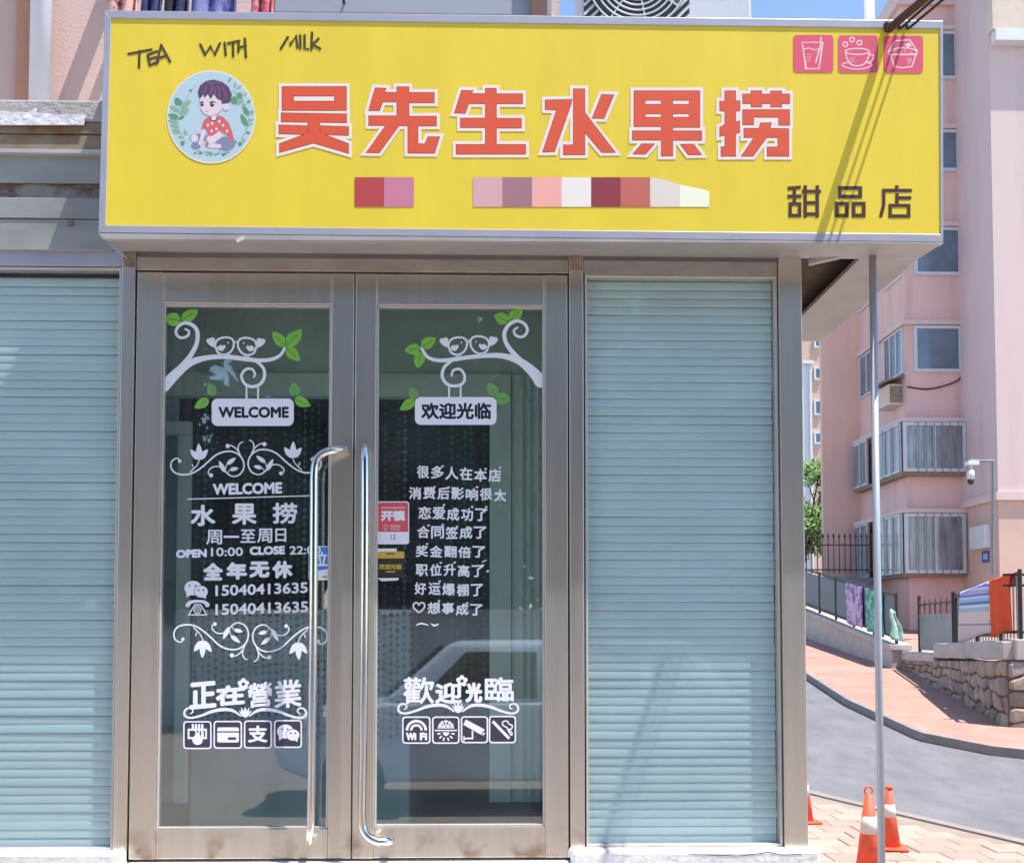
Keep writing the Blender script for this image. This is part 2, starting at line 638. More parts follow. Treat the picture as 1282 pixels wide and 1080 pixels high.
near_edge = interp([(-60, 9.0), (-12, 8.5), (-6, 7.6), (0, 6.1), (2, 5.25), (4.5, 4.42), (7.3, 3.5), (10, 2.8), (14, 2.2), (60, 2.0)])
far_edge = interp([(7.5, 30), (8.4, 14), (9.1, 9.2), (9.6, 7.6), (10.2, 6.75), (11.3, 6.2), (14.3, 6.1), (17.7, 6.35), (30, 7.0), (60, 8.0)])
fy = [y / 2 for y in range(-40, 121)]
sheet('road', near_edge, lambda y: far_edge(y) if y > 7.5 else 30, -0.10, M_ASPH, fy)
# far kerb and brick pavement
fy2 = [7.5 + i * 0.25 for i in range(100)]
sheet('brick_pavement', lambda y: far_edge(y) + 0.09, lambda y: max(14, far_edge(y) + 2), 0.02, M_BRICK, fy2)


def kerb(name, fn, ys, wdt, z0, z1, side, material):
    mb = MB()
    for i in range(len(ys) - 1):
        a, b = ys[i], ys[i + 1]
        xa, xb = fn(a), fn(b)
        mb.hexa([(xa, a, gz(a) + z0), (xa + side * wdt, a, gz(a) + z0), (xb + side * wdt, b, gz(b) + z0), (xb, b, gz(b) + z0),
                 (xa, a, gz(a) + z1), (xa + side * wdt, a, gz(a) + z1), (xb + side * wdt, b, gz(b) + z1), (xb, b, gz(b) + z1)])
    return struct(mb.build(name, material))


kerb('kerb_far_side', far_edge, fy2, 0.10, -0.13, 0.026, 1, M_KERB)
kerb('kerb_near_side', near_edge, [y / 2 for y in range(-20, 60)], 0.13, -0.13, 0.006, -1, M_KERB)
forecourt = sheet('forecourt_pavement', lambda y: -14, lambda y: near_edge(y) - 0.12, -0.012, M_JOINT, [y / 2 for y in range(-40, 60)])

# slabs of the forecourt beside the shop
slab_mesh = {}
for k in range(3):
    mb = MB()
    h, b = 0.146, 0.006
    mb.add([(-h, -h, -0.03), (h, -h, -0.03), (h, h, -0.03), (-h, h, -0.03), (-h, -h, -0.005), (h, -h, -0.005), (h, h, -0.005), (-h, h, -0.005),
            (-h + b, -h + b, 0), (h - b, -h + b, 0), (h - b, h - b, 0), (-h + b, h - b, 0)],
           [(0, 1, 5, 4), (1, 2, 6, 5), (2, 3, 7, 6), (3, 0, 4, 7), (4, 5, 9, 8), (5, 6, 10, 9), (6, 7, 11, 10), (7, 4, 8, 11), (8, 9, 10, 11)])
    slab_mesh[k] = mb.mesh('paving_slab', M_SLAB[k])
for i in range(14):
    for j in range(26):
        x, y = 1.55 + i * 0.3 + (j % 2) * 0.15, 0.35 + j * 0.3
        if x + 0.15 < near_edge(y + 0.15) - 0.13 and x + 0.15 < near_edge(y - 0.15) - 0.13 and x < (y + 4.516) * .52:
            o = link('paving_slab', slab_mesh[rnd.randrange(3)], forecourt)
            o.location = (x, y, gz(y) + rnd.uniform(-0.004, 0.003))
            o.rotation_euler = (math.atan2(gz(y + .15) - gz(y - .15), .3) + rnd.uniform(-.004, .004), rnd.uniform(-.004, .004), 0)

# ------------------------------------------------------------------ the dessert shop
GY = 0.0                                     # front plane of the steel frame
zdoor = Z(1073, 0)                           # door bottom
zpan = Z(1060, 0)                            # window bottom
ztop = Z(343, 0)                             # underside of header
zhead = Z(322, 0)
xL = -3.2
xPL0, xPL1 = X(148, 0), X(165, 0)
xD0, xDM, xD1 = X(167, 0), X(442.5, 0), X(711, 0)
xPM0, xPM1 = X(713, 0), X(731, 0)
xW0, xW1 = X(733, 0), X(976, 0)
xPR0, xPR1 = X(977, 0), X(1006, 0)
shop = thing('dessert_shop', 'small steel framed dessert shop with double glass doors under a yellow sign', 'shop', (0, 0.6, 0))

# base, sill, walls, roof
MB().box(xL, xPL1, -0.06, 0.10, -0.02, zpan - 0.004).build('plinth', M_PLINTH, shop, bevel=0.012)
MB().box(xPM0, xPR1 + 0.035, -0.07, 0.10, -0.02, zpan - 0.002).build('plinth', M_PLINTH, shop, bevel=0.015)
MB().box(xPL1 + 0.001, xPM0 - 0.001, -0.05, 0.12, -0.02, zdoor - 0.012).build('door_sill', M_PLINTH, shop, bevel=0.01)
for k in range(3):
    MB().box(xPL1 - 0.1, xPM0 + 0.1, -0.36 - 0.3 * k, -0.071 - 0.29 * k, -0.02, zdoor - 0.17 - 0.2 * k).build('doorstep', M_PLINTH, shop, bevel=0.01)
MB().box(xPR1 - 0.08, xPR1 - 0.005, 0.075, 2.05, -0.02, 3.3).build('side_wall', M_PINKP2, shop)
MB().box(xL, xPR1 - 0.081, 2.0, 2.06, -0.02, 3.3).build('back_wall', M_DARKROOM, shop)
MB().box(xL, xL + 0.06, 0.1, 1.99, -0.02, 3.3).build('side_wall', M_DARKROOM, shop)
MB().box(xL + 0.06, xPR1 - 0.081, 0.101, 1.99, -0.02, zdoor - 0.02).build('floor', M_TILE, shop)
MB().box(xL, xPR1 - 0.002, 0.03, 2.0, 3.35, 3.5).build('roof_slab', M_CONC, shop)

# posts
for a, b in ((xPL0, xPL1), (xPM0, xPM1)):
    MB().box(a, b, -0.012, 0.075, zdoor - 0.012, zhead + 0.02).build('post', M_STEEL, shop, bevel=0.003)
    MB().box(a + 0.004, b - 0.004, -0.0135, 0.02, Z(339, 0), Z(318, 0)).build('rust_patch', M_RUST, shop)
MB().box(xPR0, xPR1, -0.02, 0.074, zpan - 0.004, zhead + 0.02).build('post', M_STEEL, shop, bevel=0.003)
# headers
MB().box(xPL1 + 0.001, xPM0 - 0.001, -0.004, 0.07, ztop + 0.004, Z(325, 0)).build('header', M_STEEL2, shop, bevel=0.003)
MB().box(xPM1 + 0.001, xPR0 - 0.001, -0.004, 0.07, Z(342.5, 0), Z(325, 0)).build('header', M_STEEL2, shop, bevel=0.003)
MB().box(xL, xPL0 - 0.001, -0.010, 0.07, Z(338, 0), Z(318, 0)).build('header', M_SILVER, shop, bevel=0.003)
MB().box(xPL0 - 0.02, xPR1 - 0.005, 0.012, 0.06, Z(324.8, 0), 3.349).build('transom_panel', M_LIP, shop)
MB().box(xPL1, xPM0, 0.03, 0.06, zdoor - .011, ztop + .003).v
for a, b in ((xPL1, xD0), (xD1, xPM0)):
    MB().box(a - .0005, b + .0005, 0.028, 0.05, zdoor - .01, ztop).build('door_gap', M_GAP, shop)


# side windows with blinds
def window(x0, x1, zb, zt, nm):
    wnd = link(nm, None, shop)
    b = 0.010
    for q in ((x0, x0 + b, zb + b, zt - b), (x1 - b, x1, zb + b, zt - b), (x0, x1, zb, zb + b), (x0, x1, zt - b, zt)):
        MB().box(q[0], q[1], -0.005, 0.05, q[2], q[3]).build('glazing_bead', M_BEAD, wnd, bevel=0.002)
    MB().box(x0 + b + .0005, x1 - b - .0005, 0.012, 0.018, zb + b + .0005, zt - b - .0005).build('glass_pane', M_GLASSB, wnd)
    MB().box(x0 - .02, x1 + .02, 0.071, 0.074, zb - .02, zb).build('blind_rail', M_SLAT, wnd)
    pitch = 0.0349
    n = int((zt - zb - 0.015) / pitch)
    prof = [(0.005, 0.0195), (0.001, 0.014), (-0.0015, 0.006), (-0.003, -0.003), (-0.0034, -0.011), (-0.0025, -0.0165), (-0.0005, -0.0185)]
    mb = MB()
    w2 = (x1 - x0) / 2 - 0.013
    vs = []
    for y, z in prof:
        vs += [(-w2, y, z), (w2, y, z)]
    for y, z in prof[::-1]:
        vs += [(-w2, y + 0.0015, z), (w2, y + 0.0015, z)]
    m_ = len(vs) // 2
    mb.add(vs, [(2 * i, 2 * i + 1, 2 * ((i + 1) % m_) + 1, 2 * ((i + 1) % m_)) for i in range(m_)])
    me = mb.mesh('slat', M_SLAT, smooth=True)
    for i in range(n):
        o = link('slat', me, wnd)
        o.location = ((x0 + x1) / 2 + rnd.uniform(-.0015, .0015), 0.045 + rnd.uniform(-.0006, .0006), zb + 0.022 + pitch * i)
        o.rotation_euler = (rnd.gauss(0, .014), rnd.gauss(0, .0009), rnd.uniform(-.003, .003))
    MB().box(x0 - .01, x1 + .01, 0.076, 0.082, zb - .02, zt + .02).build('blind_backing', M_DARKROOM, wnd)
    return wnd


window(xW0, xW1, zpan, Z(343, 0), 'window')
window(xL, xPL0 - 0.002, zpan - 0.004, Z(339, 0), 'window')


# doors
def door(x0, x1, gl0, gl1, gt, gb):
    d = link('door', None, shop)
    zb, zt = zdoor, ztop - 0.004
    y0, y1 = -0.006, 0.040
    MB().box(x0, gl0, y0, y1, zb, zt).build('stile', M_STEEL, d, bevel=0.003)
    MB().box(gl1, x1, y0, y1, zb, zt).build('stile', M_STEEL, d, bevel=0.003)
    MB().box(gl0 + .0006, gl1 - .0006, y0 + .001, y1 - .001, gt, zt - .001).build('top_rail', M_STEEL, d, bevel=0.003)
    MB().box(gl0 + .0006, gl1 - .0006, y0 + .001, y1 - .001, zb + .001, gb).build('bottom_rail', M_STEEL, d, bevel=0.003)
    b = 0.009
    for q in ((gl0, gl0 + b, gb, gt), (gl1 - b, gl1, gb, gt), (gl0 + b, gl1 - b, gb, gb + b), (gl0 + b, gl1 - b, gt - b, gt)):
        MB().box(q[0] + .0004, q[1] - .0004, 0.0, 0.034, q[2] + .0004, q[3] - .0004).build('glazing_bead', M_BEAD, d, bevel=0.002)
    MB().box(gl0 + b, gl1 - b, 0.012, 0.018, gb + b, gt - b).build('glass_pane', M_GLASS, d)
    return d


door_l = door(xD0, xDM - 0.003, X(200, 0), X(413, 0), Z(383, 0), Z(1036, 0))
door_r = door(xDM + 0.003, xD1, X(470, 0), X(682, 0), Z(383, 0), Z(1034, 0))
tag(door_l, 'left glass door leaf with opening hours and phone numbers in white vinyl')
tag(door_r, 'right glass door leaf with a column of white handwritten style Chinese lines')


def smooth_path(pts, n=6):
    out = []
    pts = [Vector(p) for p in pts]
    for i in range(len(pts) - 1):
        p0, p1, p2, p3 = pts[max(i - 1, 0)], pts[i], pts[i + 1], pts[min(i + 2, len(pts) - 1)]
        for j in range(n):
            t = j / n
            out.append(0.5 * (2 * p1 + (p2 - p0) * t + (2 * p0 - 5 * p1 + 4 * p2 - p3) * t * t + (3 * p1 - p0 - 3 * p2 + p3) * t ** 3))
    out.append(pts[-1])
    return out


HY = -0.075
MB().tube(smooth_path([at(432, 563, -0.004), at(431, 563, -0.035), at(421, 563, HY + .01), at(409, 565, HY), at(398, 573, HY), at(393.5, 590, HY),
                       at(393, 640, HY), at(392, 800, HY), at(390, 960, HY), at(389, 1025, HY), at(388, 1045, HY + .012), at(387, 1052, -0.035), at(387, 1052, -0.004)]),
          0.0165, 12).build('handle', M_CHROME, door_l, smooth=True)
MB().tube(smooth_path([at(457, 560, -0.004), at(457, 560, -0.04), at(457, 564, HY + .01), at(457, 585, HY), at(457, 640, HY),
                       at(456, 800, HY), at(454, 960, HY), at(453, 1020, HY), at(457, 1042, HY), at(470, 1052, HY), at(483, 1053, HY + .01), at(489, 1052, -0.04), at(489, 1052, -0.004)]),
          0.0165, 12).build('handle', M_CHROME, door_r, smooth=True)

# canopy behind and beside the sign: beige border boards, dark hollow underside, roof sheet
SY = -0.25                                   # plane of the sign face
zc = 3.185
xC1 = at(1180, 300, SY).x - 0.005
canopy = link('canopy', None, shop)
zs_ = Z(318.5, -.024)
sl_, sr_ = at(129, 299, SY), at(1180, 304.5, SY)
MB().hexa([(sl_.x, SY + .004, sl_.z), (sr_.x, SY + .004, sr_.z), (sr_.x, -.024, zs_), (sl_.x, -.024, zs_),
           (sl_.x, SY + .004, sl_.z + .02), (sr_.x, SY + .004, sr_.z + .02), (sr_.x, -.024, zs_ + .02), (sl_.x, -.024, zs_ + .02)]).build('soffit_board', M_LIP, canopy)
MB().box(xC1 - 0.24, xC1, -0.023, 1.30, zs_, zs_ + 0.018).build('soffit_board', M_LIP, canopy)
MB().box(xPR1 + .001, xC1 - 0.2402, 1.18, 1.30, zs_ + .001, zs_ + 0.018).build('soffit_board', M_LIP, canopy)
MB().box(xPR1 - .004, xC1 - 0.002, -0.02, 1.298, zs_ + 0.09, zs_ + 0.13).build('soffit_recess', mat('shade_board', (0.10, 0.08, 0.055), 0.9, var=0.4, scale=8), canopy)  # shade of the hollow underside is put into the board colour
MB().box(xC1 - .003, xC1 + .006, -0.02, 1.305, zs_ + .002, zc + 0.30).build('canopy_edge', M_PINKP2, canopy)
MB().box(X(127, SY, 300), xC1 - .004, SY + 0.08, 1.31, zc + 0.301, zc + 0.33).build('canopy_roof', M_SILVER, canopy)
MB().beam(at(1012, 329, 0.02), at(1060, 318, -0.03), 0.03, 0.02).build('brace', M_LIP, canopy)

pole = thing('canopy_pole', 'thin grey metal pole holding up the right corner of the canopy', 'pole', (X(1098, -0.05), -0.05, 0))
px_, pz_ = X(1098, -0.05), zs_ - .001
MB().tube([(px_, -0.05, 0.0), (px_, -0.05, pz_)], 0.0150, 14).build('shaft', mat('galvanised_pole', (0.42, 0.45, 0.50), 0.45, 0.4, var=0.08, scale=6, stretch=(1, 1, .3)), pole, smooth=True)
MB().box(px_ - .06, px_ + .06, -0.11, 0.01, -0.001, 0.008).build('base_plate', M_STEEL2, pole)

# ------------------------------------------------------------------ interior seen through the doors
IY = 0.44
part = link('inner_partition', None, shop)
zi = lambda py: Z(py, IY)
MB().box(X(120, IY), X(720, IY), IY, IY + 0.05, zi(468), 3.34).build('wall_panel', M_INWALL, part)
MB().box(X(120, IY), X(640, IY), IY - 0.02, IY + 0.05, zi(498), zi(469)).build('frame_rail', M_INNER, part, bevel=.003)
MB().box(X(613, IY), X(640, IY), IY - 0.021, IY + 0.05, zi(1003), zi(499)).build('frame_post', M_INNER, part, bevel=.003)
MB().box(X(641, IY), X(720, IY), IY - 0.005, IY + 0.05, zi(1003), zi(469)).build('wall_panel', M_INNER, part)
for p in (652, 661, 672):
    MB().box(X(p, IY), X(p + 3, IY), IY - 0.022, IY - 0.005, zi(1003), zi(470)).build('ridge', M_INNER, part)
MB().box(X(120, IY), X(218, IY), IY + .02, IY + 0.05, zi(1003), zi(499)).build('wall_panel', M_COUNTER, part)
f = IY - 0.06
MB().box(X(140, f), X(238, f), f - 0.02, f + 0.02, Z(546, f), Z(530, f)).build('frame_rail', M_INNER, part, bevel=.003)
MB().box(X(222, f), X(238, f), f - 0.02, f + 0.02, Z(1003, f), Z(547, f)).build('frame_post', M_INNER, part, bevel=.003)
MB().box(xPL0, X(148, 0), 0.10, IY, zdoor, 3.34).build('vestibule_wall', M_INWALL, part)
MB().box(X(731, 0), X(745, 0), 0.10, IY, zdoor, 3.34).build('vestibule_wall', M_INNER, part)
MB().box(xPL0, xPM1, 0.09, IY, 3.30, 3.34).build('vestibule_ceiling', M_INWALL, part)
MB().box(xPL0, xPM1, 0.121, IY + 0.3, zdoor - 0.02, zdoor - 0.012).build('vestibule_floor', M_COUNTER, part)

counter = thing('shop_counter', 'pale counter front seen low behind the left glass door', 'counter', (-0.9, IY + .3, zdoor))
cy = IY + 0.10
MB().box(X(242, cy), X(514, cy), cy, cy + 0.5, zdoor - .01, Z(770, cy)).build('front_panel', M_COUNTER, counter, bevel=.004)
MB().box(X(241, cy), X(516, cy), cy - 0.02, cy + 0.52, Z(769.5, cy), Z(763, cy)).build('counter_top', M_VINYL, counter, bevel=.004)
MB().box(X(243, cy), X(513, cy), cy - 0.006, cy - .0005, zdoor, Z(980, cy)).build('kick_board', M_INWALL, counter)

# bead curtain
curtain = thing('bead_curtain', 'dark curtain of beaded strings hanging behind the glass doors', 'curtain', (X(430, IY + .07), IY + .07, zi(498)))
bead = MB()


def octa(mb, c, r, mi=0):
    x, y, z = c
    mb.add([(x - r, y, z), (x + r, y, z), (x, y - r, z), (x, y + r, z), (x, y, z - r), (x, y, z + r)],
           [(0, 2, 5), (2, 1, 5), (1, 3, 5), (3, 0, 5), (2, 0, 4), (1, 2, 4), (3, 1, 4), (0, 3, 4)], mi)


BM = [mat('bead_' + n, c, 0.25, var=0.2, scale=30) for n, c in (('smoke', (0.10, 0.11, 0.12)), ('green', (0.06, 0.17, 0.09)), ('plum', (0.09, 0.04, 0.06)), ('clear', (0.20, 0.22, 0.25)))]
zt_, strands = zi(499), []
for k in range(4):
    mb = MB()
    z = 0.0
    while z > -1.5:
        octa(mb, (0, 0, z), rnd.choice((0.0085, 0.011, 0.013)), 0)
        z -= rnd.uniform(0.024, 0.04)
    mb.tube([(0, 0, 0), (0, 0, -1.52)], 0.0012, 4)
    strands.append(mb.mesh('bead_string', BM[k]))
xa, xb = X(242, IY + .07), X(611, IY + .07)
ns = 44
MB().tube([(xa, IY + .075, zt_ + .0), (xb, IY + .075, zt_ + .0)], 0.006, 8).build('curtain_rod', M_IRON, curtain)
for i in range(ns):
    o = link('bead_string', strands[(i * 7 + i // 5) % 4 if rnd.random() < .5 else rnd.randrange(3)], curtain)
    o.location = (xa + (xb - xa) * (i + .5) / ns, IY + .07 + rnd.uniform(-.01, .01), zt_ - rnd.uniform(0, .03))

# ------------------------------------------------------------------ vinyl lettering on the doors (outer face of the glass)
DY = 0.0105


def dec():
    return Flat(DY)


def branch(door_, fr, trunk, curl1, curl2, hang, plate, text, tb, birds, leaves, pale):
    f = dec().frame(*fr)
    f.stroke(trunk, smooth=True)
    f.stroke(curl1)
    f.stroke(curl2)
    for h in hang:
        f.stroke(h, 8, smooth=False)
    f.build('branch_decal', [M_VINYL], door_)
    f = dec().frame(*fr)
    f.rrect(*plate, 26)
    f.text(text, *tb, mi=1, bold=3)
    f.build('welcome_plate_decal', [M_VINYL, M_VDARK], door_)
    for cx, cy, s in birds:
        f = dec().frame(*fr)
        q = lambda x, y: (cx + s * x, cy + y)
        f.stroke([q(-43, -8), q(-30, -32), q(5, -42), q(34, -34), q(42, -8), q(28, 22), q(0, 36), q(-30, 26), q(-43, -8)], 9)
        f.poly([q(-83, -26), q(-76, -38), q(-66, -36), q(-58, -42), q(-44, -38), q(-42, -22), q(-48, 4), q(-70, -8)])
        f.poly([q(-34, 4), q(-20, -8), q(-8, -4), q(2, -10), q(4, 4), q(-10, 20), q(-28, 16)])
        f.disc(*q(16, -18), 4, n=8)
        f.poly([q(40, -22), q(56, -28), q(42, -10)])
        f.stroke([q(-4, 34), q(-6, 48)], 6, smooth=False)
        f.stroke([q(10, 32), q(10, 46)], 6, smooth=False)
        f.build('bird_decal', [M_VINYL], door_)
    for b, t, wd in leaves:
        dec().frame(*fr).leaf(b, t, wd, 0, 1).build('leaf_decal', [M_VGREEN, M_VVEIN], door_)
    for b, t, wd in pale:
        dec().frame(*fr).leaf(b, t, wd, 0, 1).build('leaf_decal', [M_VGREEN2, M_VVEIN], door_)


branch(door_l, (140, 340, 3.6),
       [(234, 518, 52), (300, 450, 42), (360, 408, 30), (430, 388, 22), (510, 383, 20), (590, 392, 20), (660, 400, 18), (720, 395, 16), (760, 375, 13), (778, 345, 11)],
       [(300, 445, 30), (350, 385, 22), (382, 325, 19), (385, 270, 18), (362, 240, 16), (325, 232, 14), (296, 252, 13), (290, 280, 12), (312, 298, 12), (340, 290, 12), (348, 270, 10), (330, 258, 8)],
       [(640, 398, 10), (680, 430, 14), (688, 470, 14), (670, 505, 14), (630, 518, 13), (595, 500, 12), (585, 465, 12), (605, 440, 12), (632, 440, 11), (645, 460, 10), (640, 475, 8)],
       [[(607, 512), (607, 575)], [(659, 508), (659, 575)]], (450, 572, 820, 695), 'WELCOME', (480, 608, 798, 659),
       [(508, 338, 1), (610, 340, -1)],
       [((312, 222), (234, 208), 62), ((313, 222), (390, 172), 52), ((782, 338), (724, 270), 50), ((785, 338), (858, 260), 58), ((785, 342), (848, 402), 52),
        ((438, 574), (372, 615), 44), ((822, 572), (897, 605), 46)],
       [((458, 562), (440, 500), 44), ((828, 562), (820, 500), 50)])
branch(door_r, (430, 340, 3.6),
       [(890, 495, 58), (850, 448, 44), (790, 402, 32), (720, 380, 24), (650, 378, 20), (570, 385, 18), (500, 395, 18), (430, 400, 16), (380, 385, 14), (352, 345, 11)],
       [(810, 412, 26), (770, 372, 22), (735, 325, 18), (725, 280, 18), (745, 240, 16), (785, 222, 14), (820, 240, 14), (828, 270, 13), (808, 293, 12), (778, 288, 12), (768, 265, 10), (785, 252, 8)],
       [(490, 400, 12), (455, 430, 14), (445, 470, 14), (465, 505, 13), (505, 515, 13), (540, 500, 12), (545, 465, 12), (525, 440, 12), (495, 445, 11), (487, 470, 8)],
       [[(476, 510), (476, 570)], [(528, 508), (528, 568)]], (322, 565, 690, 690), '欢迎光临', (350, 590, 666, 665),
       [(515, 338, 1), (614, 333, -1)],
       [((742, 226), (680, 195), 54), ((745, 224), (808, 166), 52), ((350, 342), (417, 298), 52), ((348, 345), (274, 356), 50), ((350, 362), (332, 435), 52), ((325, 576), (254, 624), 46)],
       [((328, 572), (300, 525), 44), ((690, 560), (650, 502), 50), ((684, 572), (754, 572), 56)])


def scroll(door_, fr, mx, my):
    """scroll ornament; mx, my map design coordinates"""
    for sgn in (1, -1):
        f = dec().frame(*fr)

        def q(x, y, *w_):
            xx = 588 - sgn * (588 - x)
            return (mx(xx), my(y + (10 if sgn == 1 else -4)), *w_)

        def qs(pts):
            return [q(*p) for p in pts]
        f.stroke(qs([(90, 335, 9), (78, 313, 9), (48, 318, 10), (26, 345, 11), (28, 388, 11), (60, 422, 12), (120, 434, 13), (180, 424, 12), (240, 390, 12), (300, 340, 12), (360, 288, 12),
                     (425, 262, 12), (490, 262, 12), (540, 290, 12), (568, 335, 12), (570, 385, 11), (545, 428, 11), (500, 447, 10), (460, 435, 10), (425, 400, 10), (385, 374, 9),
                     (340, 376, 9), (308, 402, 9), (305, 430, 9)]))
        f.disc(*q(90, 332), 13, n=12)
        f.disc(*q(325, 438), 15, n=12)
        f.stroke(qs([(545, 292, 12), (530, 250, 10), (532, 215, 9), (548, 195, 8), (562, 190, 8)]))
        f.stroke(qs([(540, 272, 9), (510, 235, 9), (475, 215, 8), (450, 218, 8)]))
        f.disc(*q(450, 219), 16, n=12)
        f.stroke(qs([(240, 318, 7), (218, 365, 7), (170, 412, 9)]))
        f.stroke(qs([(195, 385, 5), (184, 358, 9)]))
        for b, t, wd in (((238, 320), (232, 198), 46), ((234, 322), (170, 245), 44), ((238, 322), (302, 242), 44), ((432, 418), (384, 330), 34),
                         ((442, 358), (512, 306), 32), ((466, 398), (532, 384), 30)):
            f.leaf(q(*b), q(*t), wd)
        f.stroke(qs([(430, 415, 6), (436, 380, 6), (446, 352, 6)]))
        f.stroke(qs([(452, 430, 5), (456, 410, 5), (470, 396, 5)]))
        f.build('scroll_decal', [M_VINYL], door_)


scroll(door_l, (210, 520, 6), lambda x: x, lambda y: y)
scroll(door_l, (210, 680, 6), lambda x: 622 + (x - 588) * 1.02, lambda y: 605 + (448 - y) * 1.07)


def line(door_, fr, items, mats=None, name='lettering_decal'):
    for it in items:
        f = dec().frame(*fr)
        f.text(it[0], *it[1:5], bold=it[5], rise=it[6] if len(it) > 6 else 0)
        f.build(name, mats or [M_VINYL], door_)


A, B_ = (210, 520, 6), (210, 680, 6)
line(door_l, A, [('WELCOME', 338, 505, 860, 592, 5, 12)])
f = dec().frame(*A)
f.stroke([(145, 628), (1063, 602)], 8, smooth=False)
f.build('rule_decal', [M_VINYL], door_l)
line(door_l, A, [('水', 170, 670, 358, 830, 6), ('果', 482, 660, 668, 820, 5.5), ('捞', 787, 655, 972, 812, 5)])
line(door_l, A, [('周', 288, 858, 408, 968, 2), ('一', 420, 902, 536, 918, 2), ('至', 547, 855, 660, 955, 2), ('周', 672, 848, 785, 955, 2), ('日', 808, 848, 890, 948, 2)])
line(door_l, A, [('OPEN', 62, 1004, 293, 1068, 5, 6), ('10:00', 325, 990, 565, 1056, 2, 4), ('CLOSE', 615, 980, 880, 1046, 5, 6), ('22:00', 915, 978, 1150, 1042, 2, 4)])
line(door_l, B_, [('全', 265, 145, 415, 278, 8), ('年', 440, 140, 595, 272, 8), ('无', 612, 135, 765, 258, 8), ('休', 785, 130, 938, 262, 8)])
line(door_l, B_, [('15040413635', 358, 302, 1052, 384, 3, 24)])
line(door_l, B_, [('15040413635', 358, 444, 1055, 528, 3, 22)])


def chat_icon(f, cx, cy, s):
    f.disc(cx, cy, 65 * s, 55 * s)
    f.poly([(cx - 52 * s, cy + 30 * s), (cx - 15 * s, cy + 50 * s), (cx - 48 * s, cy + 70 * s)])
    f.disc(cx + 60 * s, cy + 27 * s, 55 * s, 48 * s, mi=1)
    f.disc(cx + 60 * s, cy + 27 * s, 51 * s, 44 * s)
    f.poly([(cx + 60 * s, cy + 60 * s), (cx + 100 * s, cy + 50 * s), (cx + 95 * s, cy + 82 * s)])
    for ex, ey in ((-25, -18), (18, -18), (42, 14), (78, 14)):
        f.disc(cx + ex * s, cy + ey * s, 7 * s, mi=1, n=10)


f = dec().frame(*B_)
chat_icon(f, 190, 335, 1)
f.build('chat_icon_decal', [M_VINYL, M_VDARK], door_l)
f = dec().frame(*B_)
f.stroke([(150, 462, 34), (175, 440, 24), (225, 434, 20), (275, 440, 24), (298, 462, 34)])
f.poly([(200, 455), (250, 455), (300, 540), (150, 540)])
f.poly([(206, 465), (244, 465), (284, 531), (166, 531)], 1)
f.disc(222, 500, 30)
f.disc(222, 500, 23, mi=1)
for k in range(8):
    a = k * math.pi / 4
    f.disc(222 + 15 * math.cos(a), 500 + 15 * math.sin(a), 4.5, n=8)
f.disc(222, 500, 6, n=8)
f.build('telephone_icon_decal', [M_VINYL, M_VDARK], door_l)


def flower(f, cx, cy, R):
    for k in range(5):
        a = -math.pi / 2 + k * 2 * math.pi / 5
        f.disc(cx + R * .62 * math.cos(a), cy + R * .62 * math.sin(a), R * .42, n=14)
    f.disc(cx, cy, R * .3, mi=1, n=12)


def swirl(f, mx, y0, k=1.0):
    for s in (1, -1):
        q = lambda x, y, w_: (mx - s * (592 - x) * k, y0 + (y - 340), w_)
        f.stroke([q(*p) for p in ((172, 385, 8), (192, 370, 11), (184, 347, 12), (152, 343, 14), (128, 368, 16), (134, 402, 16), (180, 416, 16), (260, 397, 18), (340, 367, 23),
                                  (430, 352, 26), (500, 362, 22), (560, 402, 9))])
    for dx, dy, wd in ((0, -82, 24), (-32, -78, 20), (32, -78, 20), (-48, -56, 18), (48, -56, 18)):
        f.leaf((mx, y0 + 74), (mx + dx, y0 + 74 + dy), wd)


def ibox(f, x0, y0, x1, y1):
    f.rrect(x0, y0, x1, y1, 26)
    f.rrect(x0 + 11, y0 + 11, x1 - 11, y1 - 11, 18, mi=1)


def skyglass():
    return M_VDARK


M_VBOX = mat('tinted_vinyl', (0.05, 0.045, 0.075), 0.4)
Cc, Fc = (210, 830, 6.105), (480, 830, 6.105)
for ch, q in (('正', (165, 140, 372, 345)), ('在', (365, 165, 590, 322)), ('營', (610, 145, 797, 335)), ('業', (812, 125, 1025, 340))):
    dec().frame(*Cc).text(ch, *q, bold=9 if ch in '正在' else 5, rise=16).build('lettering_decal', [M_VINYL], door_l)
f = dec().frame(*Cc)
flower(f, 578, 158, 44)
f.build('flower_decal', [M_VINYL, M_VBOX], door_l)
f = dec().frame(*Cc)
swirl(f, 592, 340)
f.build('swirl_decal', [M_VINYL], door_l)
f = dec().frame(*Cc)
ibox(f, 118, 440, 335, 655)
f.rect(152, 498, 300, 578)
f.rect(166, 514, 286, 562, 1)
f.text('¥', 205, 512, 250, 568, bold=3)
f.disc(228, 585, 40, 38)
for k in range(4):
    f.stroke([(192 + k * 24, 505), (192 + k * 24, 470)], 18)
f.rect(255, 515, 275, 565)
f.build('payment_icon_decal', [M_VINYL, M_VBOX], door_l)
f = dec().frame(*Cc)
ibox(f, 350, 438, 568, 652)
f.rrect(378, 488, 544, 604, 14)
f.rect(378, 518, 544, 528, 1)
f.rect(460, 564, 522, 584, 1)
f.build('payment_icon_decal', [M_VINYL, M_VBOX], door_l)
f = dec().frame(*Cc)
ibox(f, 582, 435, 796, 650)
f.text('支', 612, 475, 765, 605, bold=5)
f.build('payment_icon_decal', [M_VINYL, M_VBOX], door_l)
f = dec().frame(*Cc)
ibox(f, 812, 432, 1026, 646)
chat_icon(f, 898, 520, 0.98)
f.build('payment_icon_decal', [M_VINYL, M_VBOX], door_l)

